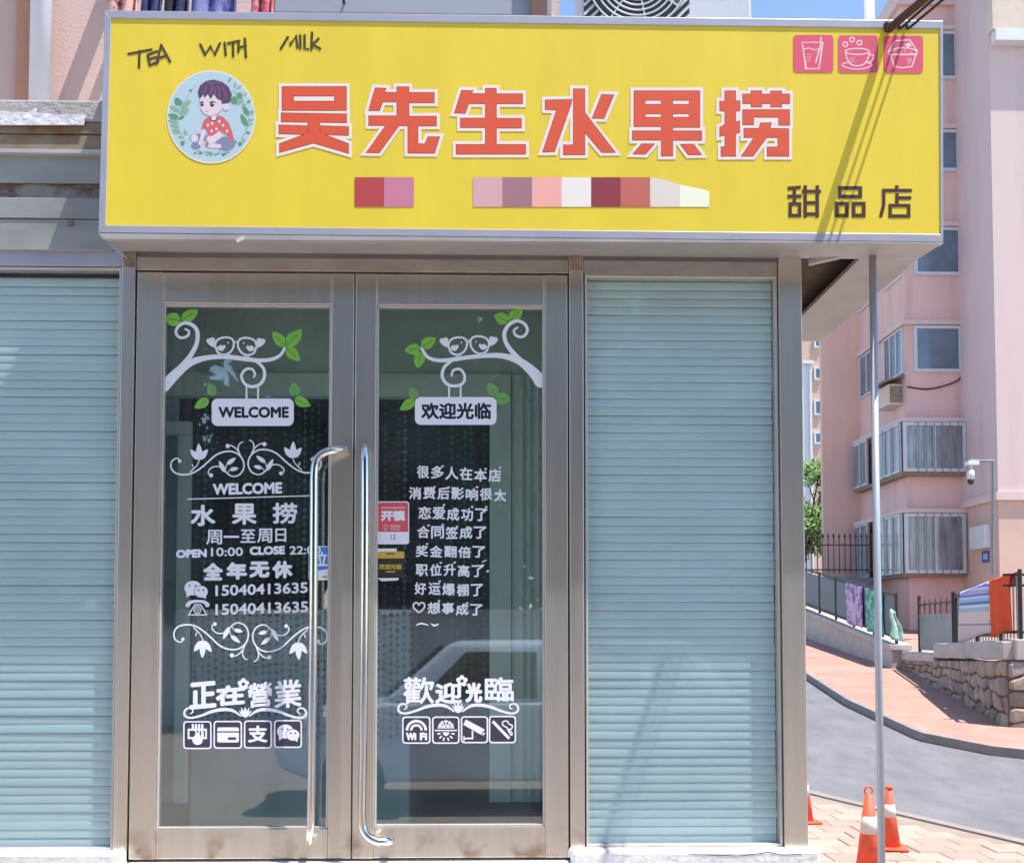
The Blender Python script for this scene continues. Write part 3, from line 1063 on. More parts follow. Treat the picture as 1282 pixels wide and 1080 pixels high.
# right door
D_, E_ = (465, 560, 7.122), (465, 690, 7.122)


def hand_line(door_, fr, s, x0, y0, x1, y1, rise=0.0):
    f = dec().frame(*fr)
    n = len(s)
    wch = (x1 - x0) / n
    for i, ch in enumerate(s):
        sh = -rise * ((i + .5) / n - .5) + rnd.uniform(-5, 5)
        sq = rnd.uniform(.84, .93)
        f.text(ch, x0 + i * wch + wch * (1 - sq) / 2, y0 + sh, x0 + (i + 1) * wch - wch * (1 - sq) / 2, y1 + sh, bold=3.2, rise=rnd.uniform(-6, 6))
        if rnd.random() < .42:
            hx, hy, r_ = x0 + (i + .86) * wch, y0 + sh + rnd.uniform(-14, 4), 12
            f.poly([(hx, hy + r_ * 1.1), (hx - r_, hy - r_ * .1), (hx - r_ * .6, hy - r_ * .8), (hx, hy - r_ * .35), (hx + r_ * .7, hy - r_ * .9), (hx + r_, hy - r_ * .1)])
    f.build('lettering_decal', [M_VINYL], door_)


hand_line(door_r, D_, '很多人在本店', 396, 178, 1164, 292, -34)
hand_line(door_r, D_, '消费后影响很大', 326, 358, 1212, 468, -20)
hand_line(door_r, D_, '恋爱成功了', 412, 534, 1042, 648, -14)
hand_line(door_r, D_, '合同签成了', 400, 702, 1032, 812, -14)
hand_line(door_r, D_, '奖金翻倍了', 386, 876, 1022, 980, -8)
hand_line(door_r, E_, '职位升高了', 386, 114, 1010, 222, -16)
hand_line(door_r, E_, '好运爆棚了', 374, 282, 1004, 392, -20)
hand_line(door_r, E_, '想事成了', 494, 458, 998, 562, -14)
f = dec().frame(*E_)
f.stroke([(424, 480, 14), (405, 456, 14), (378, 468, 14), (376, 500, 14), (400, 525, 14), (424, 542, 14), (455, 520, 14), (474, 490, 14), (465, 460, 14), (440, 458, 14), (424, 480, 14)])
f.build('heart_decal', [M_VINYL], door_r)
f = dec().frame(*E_)
f.stroke([(402, 655, 8), (445, 642, 14), (505, 656, 8)])
f.stroke([(536, 646, 10), (562, 660, 16), (596, 648, 10)])
f.stroke([(990, 92, 10), (1025, 78, 8)])
f.disc(1037, 176, 11, n=10)
f.build('worn_decal', [M_VINYL], door_r)
for ch, q, b in (('歡', (150, 105, 388, 310), 5), ('迎', (395, 145, 602, 308), 7), ('光', (625, 145, 757, 300), 9), ('臨', (775, 105, 997, 292), 5)):
    dec().frame(*Fc).text(ch, *q, bold=b).build('lettering_decal', [M_VINYL], door_r)
f = dec().frame(*Fc)
flower(f, 600, 135, 44)
f.build('flower_decal', [M_VINYL, M_VBOX], door_r)
f = dec().frame(*Fc)
swirl(f, 572, 306, 0.985)
f.build('swirl_decal', [M_VINYL], door_r)


def arc(cx, cy, r, a0, a1, w_, n=14):
    return [(cx + r * math.cos(math.radians(a0 + (a1 - a0) * i / n)), cy + r * math.sin(math.radians(a0 + (a1 - a0) * i / n)), w_) for i in range(n + 1)]


f = dec().frame(*Fc)
ibox(f, 143, 405, 360, 614)
f.stroke(arc(252, 512, 72, 180, 360, 20), smooth=False)
f.stroke(arc(252, 512, 40, 180, 360, 18), smooth=False)
f.text('Wi', 172, 528, 252, 588, bold=5)
f.text('Fi', 278, 528, 335, 588, bold=5)
f.build('wifi_icon_decal', [M_VINYL, M_VBOX], door_r)
f = dec().frame(*Fc)
ibox(f, 372, 405, 582, 614)
f.stroke([(392, 512), (562, 512)], 10, smooth=False)
f.stroke([(415, 492), (540, 492)], 8, smooth=False)
for a in (200, 232, 270, 308, 340):
    c, s = math.cos(math.radians(a)), math.sin(math.radians(a))
    f.stroke([(478 + 10 * c, 490 + 10 * s), (478 + 62 * c, 490 + 58 * s)], 10, smooth=False)
    for e in (-1, 1):
        f.stroke([(478 + 38 * c, 490 + 36 * s), (478 + 58 * c - e * 16 * s, 490 + 52 * s + e * 16 * c)], 8, smooth=False)
f.poly([(452, 526), (505, 526), (498, 545), (478, 556), (460, 545)])
for a in (10, 42, 72, 108, 138, 170):
    c, s = math.cos(math.radians(a)), math.sin(math.radians(a))
    f.stroke([(478 + 42 * c, 528 + 40 * s), (478 + 68 * c, 528 + 66 * s)], 12, smooth=False)
f.build('climate_icon_decal', [M_VINYL, M_VBOX], door_r)
f = dec().frame(*Fc)
ibox(f, 592, 403, 800, 610)
f.poly([(630, 428), (775, 505), (745, 545), (610, 468)])
f.poly([(768, 528), (780, 532), (762, 552), (752, 545)])
f.stroke([(680, 515), (682, 572), (618, 574)], 12, smooth=False)
f.stroke([(616, 556), (616, 594)], 10, smooth=False)
f.build('cctv_icon_decal', [M_VINYL, M_VBOX], door_r)
f = dec().frame(*Fc)
ibox(f, 806, 400, 1014, 610)
f.stroke([(835, 442), (962, 574)], 22, smooth=False)
f.stroke([(945, 490, 10), (912, 470, 10), (915, 446, 10), (945, 440, 10), (960, 462, 10), (985, 475, 10), (978, 500, 10), (960, 505, 10), (982, 530, 10), (978, 548, 10), (958, 520, 10), (945, 490, 10)])
f.build('no_smoking_icon_decal', [M_VINYL, M_VBOX], door_r)

# stickers
M_STR = mat('sticker_red', (0.70, 0.10, 0.12), 0.5)
M_STRP = mat('sticker_pale_red', (0.80, 0.35, 0.36), 0.5)
M_STY = mat('sticker_yellow', (0.62, 0.42, 0.06), 0.5)
M_STB = mat('sticker_black', (0.03, 0.028, 0.02), 0.5)
M_STBL = mat('sticker_blue', (0.06, 0.24, 0.62), 0.5)
f = dec().frame(*D_)
f.rrect(50, 480, 336, 862, 22)
f.poly([(60, 500), (80, 490), (306, 490), (327, 500), (327, 752), (60, 752)], 1)
f.text('开锁', 84, 560, 302, 656, bold=7)
f.rect(84, 528, 300, 546, 2)
f.rect(165, 690, 258, 712, 2)
f.rect(165, 722, 258, 736, 2)
f.stroke([(120, 690, 8), (112, 708, 8), (128, 740, 8), (142, 708, 8), (134, 690, 8), (120, 690, 8)], mi=2)
f.text('12', 172, 776, 216, 820, mi=3, bold=1)
tag(f.build('sticker', [M_VINYL, M_STR, M_STRP, M_GREYIRON], door_r), 'red and white locksmith sticker')
f = dec().frame(*D_)
f.rect(50, 900, 225, 950)
f.rect(50, 926, 292, 992, 1)
f.rect(130, 940, 205, 952, 3)
f.frame(*E_)
f.rect(50, 62, 292, 240, 2)
f.text('欢迎光临', 68, 112, 270, 160, mi=1, bold=2)
f.rect(128, 174, 212, 186, 1)
f.poly([(52, 238), (244, 236), (236, 258), (90, 266)])
tag(f.build('sticker', [M_VINYL, M_STY, M_STB, M_STB], door_r), 'black and yellow welcome card')
f = dec().frame(*B_)
f.rrect(1058, 20, 1222, 276, 14)
f.poly([(1060, 26), (1220, 26), (1220, 190), (1060, 212)], 1)
f.text('立', 1118, 60, 1200, 170, bold=3)
f.rect(1160, 245, 1195, 256, 2)
tag(f.build('sticker', [M_VINYL, M_STBL, M_GREYIRON], door_l), 'blue and white sticker behind the handle')

# ------------------------------------------------------------------ the yellow sign
sign = thing('shop_sign', 'long yellow box sign with red Chinese characters edged in cream', 'sign', (0, SY, zc))
TL, TR, BR, BL = (139, 23), (1177, 36), (1178, 293), (132, 282)
oTL, oTR, oBR, oBL = (131, 13), (1181, 26), (1181, 303), (123, 291)


def sq(p, y=SY):
    return at(p[0], p[1], y)


cor = [sq(p, SY) for p in (BL, BR, TR, TL)]
MB().extr([c + Vector((0, 0.001, 0)) for c in cor], (0, 0.02, 0)).build('face_panel', M_YELLOW, sign)
for a, b, c, d in ((TL, TR, oTR, oTL), (BL, BR, oBR, oBL), (TL, BL, oBL, oTL)):
    MB().extr([at(*q, SY - 0.003) for q in (a, b, c, d)], (0, 0.05, 0)).build('frame_bar', M_SILVER, sign, bevel=0.002)
MB().extr([at(*q, SY - 0.0025) for q in ((1177, 35), (1178, 294), (1181, 302), (1180.6, 27))], (0, 0.05, 0)).build('frame_bar', M_SILVER, sign)
c2 = [at(*q, SY) + Vector((0, 0.024, 0)) for q in ((126, 288), (1179, 299), (1179, 30), (134, 17))]
MB().extr(c2, (0, 0.22, 0)).build('sign_box', M_SILVER, sign)
MB().extr([at(*q, SY - 0.004) for q in ((123, 292), (1181, 303.5), (1181, 305), (129, 299))], (0, 0.03, 0)).build('drip_edge', M_LIP, sign)
MB().beam(at(296, 302, -0.262), at(306, 297, -0.262), 0.004, 0.014).build('tape_scrap', M_BEIGE, sign)
MB().extr([at(*q, -0.2) for q in ((127, 296), (140, 311), (160, 324), (146, 309))], (0, 0.012, 0)).build('bent_corner_plate', M_SILVER, sign)


def sflat(ox=0, oy=0, s=1.0, lift=0.0002):
    return Flat(SY - lift, ox, oy, s)


# the six large characters: strokes as cut shapes
G1, G2 = (330, 90, 3.7706), (660, 90, 3.7706)
R = lambda x0, y0, x1, y1: [(x0, y0), (x1, y0), (x1, y1), (x0, y1)]
CH = [
    ('wu', G1, [R(88, 71, 390, 114), R(88, 114, 140, 140), R(336, 114, 390, 140), R(88, 140, 390, 182),
                [(84, 195), (391, 200), (391, 240), (84, 236)], [(73, 252), (210, 256), (205, 296), (73, 292)], [(265, 256), (400, 260), (400, 300), (270, 296)],
                [(210, 236), (265, 238), (265, 300), (236, 336), (76, 380), (76, 340), (210, 290)], [(236, 336), (262, 288), (400, 340), (400, 384)]]),
    ('xian', G1, [[(527, 77), (577, 79), (570, 98), (630, 99), (630, 142), (562, 142), (546, 183), (497, 182)], R(630, 72, 685, 211), R(685, 99, 805, 146),
                  R(497, 209, 630, 253), R(685, 211, 815, 255), R(630, 211, 685, 254), [(578, 253), (640, 253), (545, 382), (486, 381)],
                  [(682, 255), (728, 255), (728, 340), (762, 342), (776, 308), (830, 308), (806, 384), (682, 383)]]),
    ('sheng', G1, [[(935, 89), (987, 90), (981, 104), (1048, 105), (1048, 150), (968, 150), (951, 196), (902, 194)], R(1048, 79, 1098, 345), R(1098, 105, 1222, 150),
                   R(930, 220, 1048, 263), R(1098, 221, 1216, 265), R(910, 344, 1236, 388)]),
    ('shui', G2, [R(219, 82, 271, 391), R(172, 346, 219, 391), [(86, 134), (211, 132), (205, 158), (128, 377), (74, 378), (140, 180), (86, 178)],
                  [(352, 108), (408, 110), (362, 220), (308, 219)], [(271, 190), (415, 380), (352, 380), (271, 284)]]),
    ('guo', G2, [R(505, 91, 814, 134), R(505, 134, 556, 220), R(765, 134, 814, 220), R(634, 134, 686, 397), R(556, 155, 634, 198), R(686, 155, 765, 198),
                 R(505, 216, 634, 258), R(686, 216, 814, 262), R(498, 280, 634, 322), R(686, 280, 823, 323), [(540, 341), (600, 341), (558, 388), (500, 388)],
                 [(724, 343), (786, 343), (822, 391), (760, 391)]]),
    ('lao', G2, [R(934, 91, 983, 398), [(910, 140), (934, 140), (934, 186), (910, 184)], [(983, 138), (1004, 138), (1004, 184), (983, 186)],
                 [(910, 262), (934, 250), (934, 298), (910, 305)], [(983, 240), (1002, 232), (1002, 286), (983, 292)], R(916, 355, 934, 398),
                 R(1018, 106, 1238, 150), R(1058, 91, 1106, 166), R(1150, 92, 1200, 166), R(1018, 180, 1238, 214), R(1018, 214, 1068, 250), R(1188, 214, 1238, 252),
                 [(1024, 268), (1095, 268), (1102, 242), (1152, 242), (1146, 268), (1234, 270), (1234, 310), (1130, 310), (1066, 398), (1012, 398), (1072, 310), (1024, 310)],
                 R(1184, 310, 1234, 398), R(1134, 356, 1184, 398)]),
]
for nm, fr, strokes in CH:
    ch = link('sign_character', None, sign)
    f = sflat(*fr, lift=0.0002)
    for s in strokes:
        f.poly(offset_poly(s, 17))
    f.build('cream_edge', [M_CREAM], ch)
    f = sflat(*fr, lift=0.0004)
    for s in strokes:
        f.poly(offset_poly(s, 2.4))
    f.build('dark_edge', [M_MAROON], ch)
    f = sflat(*fr, lift=0.0006)
    for s in strokes:
        f.poly(s)
    f.build('red_strokes', [M_RED], ch)

# brown small characters
G3 = (970, 220, 5.827)


def blocks(nm, segs, w_):
    f = sflat(*G3)
    for s in segs:
        if len(s) == 4 and isinstance(s[0], (int, float)):
            x0, y0, x1, y1 = s
            for a in (((x0, y0), (x1, y0)), ((x0, y1 - w_ / 2), (x1, y1 - w_ / 2)), ((x0 + w_ / 2, y0), (x0 + w_ / 2, y1)), ((x1 - w_ / 2, y0), (x1 - w_ / 2, y1))):
                f.stroke(a, w_, smooth=False)
        else:
            f.stroke(s, w_, smooth=False)
    f.build('sign_character', [M_BROWNP], sign)


blocks('tian', [((94, 94), (190, 84)), ((143, 85), (143, 205)), ((92, 152), (195, 150)), (100, 206, 194, 303), ((222, 70), (222, 305)), ((310, 70), (310, 305)),
                ((198, 115), (337, 115)), ((222, 198), (310, 198)), ((222, 280), (310, 280))], 25)
blocks('pin', [(462, 90, 637, 166), (438, 204, 540, 304), (562, 204, 663, 304)], 27)
blocks('dian', [((890, 70), (890, 110)), ((782, 108), (1000, 108)), ((795, 108), (795, 215), (772, 302)), ((892, 128), (892, 214)), ((892, 162), (996, 162)), (830, 218, 990, 307)], 25)

# handwritten TEA WITH MILK
H = (0, 0, 2.003)
for word in ([[(322, 136), (380, 125)], [(350, 128), (349, 170)], [(370, 138), (375, 164)], [(370, 138), (394, 129)], [(372, 150), (391, 144)], [(375, 164), (397, 155)],
              [(392, 161), (404, 113)], [(404, 113), (427, 155)], [(397, 146), (417, 140)]],
             [[(502, 112), (515, 138), (528, 117), (539, 137), (552, 109)], [(563, 108), (566, 139)], [(572, 109), (600, 103)], [(584, 106), (585, 142)],
              [(599, 103), (598, 131)], [(598, 120), (616, 116)], [(614, 97), (617, 144)]],
             [[(704, 123), (722, 94), (728, 113), (743, 91), (746, 120)], [(753, 89), (753, 122)], [(764, 89), (764, 122), (773, 124)], [(782, 82), (781, 125)],
              [(799, 97), (783, 112), (803, 123)]]):
    f = sflat(*H)
    for s in word:
        f.stroke([(x + rnd.uniform(-.6, .6), y + rnd.uniform(-.6, .6), 6.2) for x, y in s], smooth=False)
        for q in s:
            f.disc(q[0], q[1], 3.1, n=8)
    f.build('handwritten_word', [M_INK], sign)

# pink picture squares
K = (970, 30, 5.827)
M_LINEW = mat('icon_line', (0.86, 0.66, 0.70), 0.5)
f = sflat(*K)
f.rrect(135, 82, 427, 355, 26, mi=0)
f.stroke([(200, 136), (350, 136), (322, 328), (228, 328), (200, 136)], 9, 1, smooth=False)
f.stroke([(210, 186, 7), (250, 178, 7), (290, 190, 7), (345, 182, 7)], mi=1)
f.stroke([(338, 96), (332, 160), (298, 285)], 10, 1, smooth=False)
for k, y in enumerate((225, 243, 258, 275)):
    f.stroke([(232, y), (272 - 5 * k, y - 2)], 3, 1, smooth=False)
f.build('drink_icon', [M_PINKP, M_LINEW], sign)
f = sflat(*K)
f.rrect(463, 85, 752, 357, 26)
for x, y in ((515, 150), (564, 116), (618, 138)):
    f.stroke([(*p[:2], 9) for p in arc(x, y, 17, 0, 360, 9)], mi=1, smooth=False)
f.stroke([(602 + 88 * math.cos(i * .3142), 202 + 22 * math.sin(i * .3142)) for i in range(21)], 9, 1, smooth=False)
f.stroke([(514, 205, 9), (535, 270, 9), (570, 302, 9), (630, 304, 9), (670, 270, 9), (692, 205, 9)], mi=1)
f.stroke([(690, 230, 8), (715, 226, 8), (720, 250, 8), (700, 275, 8), (676, 280, 8)], mi=1)
f.stroke([(540, 282, 8), (500, 290, 8), (498, 308, 8), (560, 328, 8), (640, 328, 8), (702, 308, 8), (700, 290, 8), (665, 284, 8)], mi=1)
for y in (250, 264, 278):
    f.stroke([(540, y), (585, y - 1)], 3, 1, smooth=False)
f.build('coffee_icon', [M_PINKP, M_LINEW], sign)
f = sflat(*K)
f.rrect(795, 88, 1082, 360, 26)
f.stroke([(826, 208), (880, 124), (985, 118), (1040, 200), (1035, 222), (840, 226), (826, 208)], 9, 1, smooth=False)
f.stroke([(845, 226), (872, 310), (925, 322), (1000, 312), (1032, 222)], 9, 1, smooth=False)
f.stroke([(840, 204, 8), (880, 182, 8), (940, 176, 8), (1000, 182, 8), (1036, 204, 8)], mi=1)
for i in range(14):
    a = rnd.uniform(855, 1015), rnd.uniform(188, 214)
    f.stroke([a, (a[0] + rnd.uniform(-14, 14), a[1] + rnd.uniform(-8, 8))], 4, 1, smooth=False)
f.poly([(945, 150), (985, 135), (1000, 160), (970, 175)], 1)
for i in range(4):
    f.stroke([(965 + i * 9, 250), (975 + i * 9, 300 - i * 6)], 3, 1, smooth=False)
f.build('dessert_bowl_icon', [M_PINKP, M_LINEW], sign)

# row of printed colour squares
PC = {0: (0.50, 0.065, 0.065), 1: (0.62, 0.22, 0.33), 4: (0.74, 0.41, 0.42), 5: (0.40, 0.19, 0.22), 6: (0.93, 0.44, 0.38), 7: (0.92, 0.83, 0.76), 8: (0.30, 0.04, 0.055),
      9: (0.58, 0.15, 0.11), 10: (0.80, 0.71, 0.63), 11: (0.95, 0.95, 0.70)}
for k, c in PC.items():
    f = sflat()
    x = 444 + 37 * k
    if k < 10:
        f.rect(x + .02, 222, x + 37, 259)
    elif k == 10:
        f.poly([(x, 222), (x + 14, 224), (x + 37, 231), (x + 37, 259), (x, 259)])
    else:
        f.poly([(x, 231), (x + 30, 237), (x + 37, 240), (x + 37, 259), (x, 259)])
    f.build('colour_square', [mat('print_square', c, 0.45)], sign)

# round picture: child sitting in a leaf wreath
Lg = (200, 80, 8.308)
LM = [mat('logo_' + n, c, 0.5) for n, c in (('rim', (0.84, 0.76, 0.62)), ('sky', (0.50, 0.64, 0.70)), ('leaf', (0.13, 0.30, 0.19)), ('leafpale', (0.28, 0.45, 0.32)), ('hair', (0.12, 0.055, 0.12)),
                                            ('skin', (0.80, 0.66, 0.70)), ('shirt', (0.72, 0.13, 0.15)), ('shorts', (0.25, 0.26, 0.38)), ('line', (0.05, 0.03, 0.06)), ('hairlight', (0.25, 0.13, 0.24)))]
f = sflat(*Lg)
f.disc(535, 553, 462, 486, 0, 60)
f.disc(535, 553, 446, 468, 1, 60)
f.stroke([(255, 375, 8), (205, 470, 10), (185, 590, 10), (215, 720, 9), (285, 830, 8)], mi=3)
for b, t, wd in (((210, 440), (165, 350), 80), ((215, 470), (330, 375), 60), ((200, 500), (100, 440), 60), ((200, 530), (310, 470), 70), ((190, 570), (85, 530), 70), ((190, 580), (260, 545), 36),
                 ((190, 620), (80, 590), 50), ((200, 660), (100, 640), 44), ((210, 720), (120, 690), 56), ((265, 750), (265, 680), 46), ((250, 770), (180, 760), 30), ((240, 800), (235, 860), 46)):
    f.leaf(b, t, wd, rnd.choice((2, 3)))
f.stroke([(265, 375, 7), (325, 290, 7), (380, 215, 7)], mi=3)
f.disc(322, 280, 16, mi=2, n=10)
f.stroke([(760, 280, 8), (830, 340, 9), (890, 440, 9), (925, 560, 10), (905, 680, 9), (850, 780, 8)], mi=3)
f.disc(800, 380, 70, 50, 3, 14)
f.disc(830, 330, 30, 34, 2, 12)
f.disc(775, 385, 34, 40, 2, 12)
for b, t, wd in (((710, 195), (745, 140), 20), ((780, 260), (785, 190), 26), ((800, 265), (855, 222), 24), ((870, 340), (905, 300), 24), ((905, 410), (950, 375), 26), ((890, 420), (850, 470), 40),
                 ((920, 540), (870, 440), 56), ((910, 650), (840, 520), 56), ((930, 520), (985, 490), 46), ((925, 590), (985, 580), 24), ((915, 640), (965, 620), 26), ((895, 710), (940, 725), 26),
                 ((850, 790), (890, 800), 40), ((840, 810), (830, 860), 44), ((800, 800), (780, 830), 22)):
    f.leaf(b, t, wd, rnd.choice((2, 3)))
for i in range(16):
    x = 380 + i * 22
    f.leaf((x, 925 + rnd.uniform(-12, 12)), (x + rnd.uniform(-34, 34), 925 + rnd.uniform(-30, 40)), 26, rnd.choice((2, 3, 3)))
# legs, shorts, body
f.disc(685, 830, 100, 72, 7)
f.disc(375, 850, 50, 36, 7)
f.stroke([(340, 770, 60), (420, 760, 70), (480, 770, 50)], mi=7)
f.disc(360, 775, 38, 40, 5)
f.stroke([(530, 790, 90), (610, 740, 80)], mi=5)
f.stroke([(520, 852, 44), (620, 858, 44)], mi=5)
f.poly([(520, 545), (600, 535), (660, 555), (715, 610), (745, 690), (775, 790), (740, 800), (690, 730), (620, 700), (540, 755), (500, 740), (490, 690), (430, 690), (450, 610), (480, 565)], 6)
f.stroke([(455, 700, 44), (440, 770, 40), (420, 830, 36)], mi=5)
f.poly([(525, 545), (600, 535), (590, 585), (545, 592)], 5)
f.stroke([(528, 550, 10), (540, 590, 10), (580, 590, 10), (602, 545, 10)], mi=8)
f.poly([(470, 840), (490, 800), (515, 830), (495, 865)], 6)
for x, y in ((545, 620), (500, 640), (620, 600), (660, 640), (590, 680), (700, 700), (540, 700)):
    f.disc(x, y, 13, 17, 0, 8)
# head
f.disc(690, 445, 36, 42, 5, 16)
f.poly([(415, 370), (425, 470), (460, 520), (530, 545), (600, 520), (650, 470), (660, 370), (600, 320), (470, 310)], 5)
f.poly([(395, 290), (420, 225), (480, 180), (560, 165), (650, 190), (715, 240), (750, 320), (735, 390), (700, 415), (642, 418), (640, 385), (600, 370), (560, 320), (530, 370), (500, 320), (460, 360),
        (455, 310), (415, 365)], 4)
for a, b in (((480, 230), (450, 300)), ((540, 210), (520, 320)), ((600, 230), (620, 350)), ((650, 240), (690, 380)), ((560, 250), (570, 330)), ((500, 200), (640, 200))):
    f.stroke([a, ((a[0] + b[0]) / 2 + 14, (a[1] + b[1]) / 2), b], 9, 9)
f.disc(440, 422, 17, 23, 8, 14)
f.disc(545, 424, 22, 25, 8, 14)
f.disc(446, 415, 6, mi=5, n=8)
f.disc(553, 415, 8, mi=5, n=8)
f.stroke([(520, 404, 8), (548, 392, 10), (585, 404, 6)], mi=8)
f.stroke([(418, 404, 6), (440, 394, 8), (458, 402, 6)], mi=8)
f.stroke([(478, 494, 5), (500, 498, 5)], mi=6)
f.build('round_picture', LM, sign)

# ------------------------------------------------------------------ weathered fascia left of the sign
fas = thing('old_fascia', 'weathered grey fascia and rusty ledge left of the yellow sign', 'fascia', (-2.4, 0, Z(330, 0)))
M_FASC = mat('grey_fascia', (0.36, 0.365, 0.34), 0.4, 0.2, var=0.2, scale=2.2, stretch=(1, 1, 2.5))
M_LEDGE = mat('ledge_concrete', (0.46, 0.44, 0.42), 0.9, var=0.15, scale=5, bump=0.3)
M_BRBEAM = mat('rust_stained_beam', (0.38, 0.30, 0.21), 0.8, var=0.2, scale=5, col2=(0.22, 0.10, 0.035), thr=(0.42, 0.66), stretch=(1, 1, 2))
M_RUSTB = mat('rusty_band', (0.26, 0.25, 0.22), 0.8, col2=(0.13, 0.075, 0.06), scale=9, thr=(0.45, 0.6), stretch=(1, 1, 2))
xf = X(133, -0.03, 160)
MB().box(xL, xf, -0.06, 0.3, Z(157, -.06), Z(131, -.06)).build('ledge', M_LEDGE, fas, bevel=.008)
MB().box(xL, xf, -0.052, 0.3, Z(173, -.052), Z(157, -.06) - .001).build('ledge_underlayer', M_BRBEAM, fas, bevel=.004)
MB().box(xL, xf, -0.05, 0.3, Z(192, -.05), Z(173.5, -.052) - .002).build('beam', M_BRBEAM, fas, bevel=.004)
MB().box(xL, xf, -0.056, 0.25, Z(197, -.056), Z(192.5, -.05) - .001).build('drip_strip', M_BEAD, fas)
fy_ = -0.03
MB().box(xL, xf, fy_, 0.05, Z(234, fy_), Z(190, fy_)).build('fascia_panel', M_FASC, fas, bevel=.002)
MB().box(xL, xf, fy_ + .012, 0.05, Z(252, fy_), Z(235, fy_)).build('fascia_band', M_RUSTB, fas)
MB().box(xL, xf + .03, fy_, 0.05, Z(278, fy_), Z(252.5, fy_)).build('fascia_panel', M_FASC, fas, bevel=.002)
MB().box(xL, xf + .03, fy_ + .004, 0.05, Z(317, fy_), Z(279, fy_)).build('fascia_panel', M_FASC, fas, bevel=.002)
MB().box(X(77, fy_), X(84, fy_), fy_ - .004, fy_ + .003, Z(287, fy_), Z(281, fy_)).build('screw_plate', M_RUST, fas)
yy = -0.0605
pts = [(-6, 157), (-6, 141), (6, 140), (14, 142), (22, 141), (34, 142), (38, 139), (47, 136), (45, 142), (60, 142.5), (72, 145), (90, 143.5), (104, 143.5), (108, 145), (105, 157)]
MB().extr([at(a, b, yy) for a, b in pts], (0, -0.003, 0)).build('torn_paper', mat('white_paper', (0.78, 0.76, 0.80), 0.9, bump=0.4, bscale=30), fas)

# ------------------------------------------------------------------ apartment block right behind the shop
WY = 2.12
blk = thing('apartment_block', 'pink stucco apartment wall rising right behind the shop roof', 'building', (-2, WY, 0))
xb1 = X(700, WY, 20)
M_WALLL = mat('pale_rose_stucco', (0.70, 0.50, 0.44), 0.9, var=0.05, scale=1.2, bump=0.12, bscale=50)
MB().box(-7, xb1, WY, WY + 6, -0.1, 10).build('wall', M_WALLL, blk)
MB().box(X(10, WY), X(31, WY), WY - 0.05, WY - .001, 3.4, 9).build('pilaster', mat('orange_render', (0.60, 0.30, 0.20), 0.9, var=0.08), blk, bevel=.01)


def flatwin(parent, x0, x1, z0, z1, y, cols=2, fr=0.05, pane=M_WPANE, frame=M_WFRAME, grow=0.03):
    wn = MB()
    for q in ((x0, x0 + fr, z0, z1), (x1 - fr, x1, z0, z1), (x0 + fr, x1 - fr, z0, z0 + fr), (x0 + fr, x1 - fr, z1 - fr, z1)):
        wn.box(q[0], q[1], y - grow, y + .01, q[2], q[3])
    for k in range(1, cols):
        xx = x0 + (x1 - x0) * k / cols
        wn.box(xx - fr * .4, xx + fr * .4, y - grow * .9, y + .01, z0 + fr, z1 - fr)
    wo = wn.build('window', frame, parent)
    for k in range(cols):
        a, b = x0 + fr + (x1 - x0 - 2 * fr) * k / cols, x0 + fr + (x1 - x0 - 2 * fr) * (k + 1) / cols
        MB().box(a, b, y - grow * .4, y + .005, z0 + fr * .5, z1 - fr * .5).build('pane', pane, wo)
    return wo


zb_ = Z(21, WY)
flatwin(blk, X(346, WY, 10), X(690, WY, 10), zb_, zb_ + 1.3, WY, 3, 0.09, mat('murky_pane', (0.16, 0.17, 0.19), 0.2, var=0.2), mat('grey_window_frame', (0.34, 0.36, 0.40), 0.5))
MB().box(X(664, WY, 10), X(684, WY, 10), WY - 0.09, WY - 0.031, zb_ - .4, zb_ + 1.2).build('shutter_post', mat('brown_wood', (0.16, 0.08, 0.06), 0.7, var=0.2), blk)
pipe = thing('drain_pipe', 'white vertical drain pipe on the pink wall at upper left', 'pipe', (X(51, 2.05, 60), 2.05, 3.4))
MB().tube([(X(51, 2.04, 60), 2.04, 3.4), (X(51, 2.04, 60), 2.04, 9)], 0.062, 18).build('pipe_run', mat('white_pipe', (0.76, 0.77, 0.80), 0.35, var=0.03), pipe, smooth=True)
MB().box(X(51, 2.04, 60) - .075, X(51, 2.04, 60) + .075, 2.0, 2.119, 5.6, 5.64).build('clamp', M_BEAD, pipe)

# unseen plates added on the wall only to throw the slanting shadows
for a, b, p, l_ in ((129, 152, -14, .2), (158, 170, 10, .2)):
    MB().box(X(a, WY, 10), X(b, WY, 10), WY - l_, WY - .001, Z(p, WY), Z(p, WY) + .02).build('shadow_plate', M_RUST, blk)


# washing on a line behind the sign
def cloth(name, label, pts_fn, nu, nv, material, thick=0.012, group=None, cat='towel'):
    mb = MB()
    vs = []
    for j in range(nv + 1):
        for i in range(nu + 1):
            vs.append(pts_fn(i / nu, j / nv))
    mb.add(vs, [(j * (nu + 1) + i, j * (nu + 1) + i + 1, (j + 1) * (nu + 1) + i + 1, (j + 1) * (nu + 1) + i) for j in range(nv) for i in range(nu)])
    o = mb.build(name, material, smooth=True)
    s = o.modifiers.new('thickness', 'SOLIDIFY')
    s.thickness = thick
    tag(o, label, cat, group)
    return o


def fabric(name, c1, c2, scale=14, thr=(0.45, 0.55), stretch=(1, 1, 1)):
    return mat(name, c1, 0.95, col2=c2, scale=scale, thr=thr, stretch=stretch)


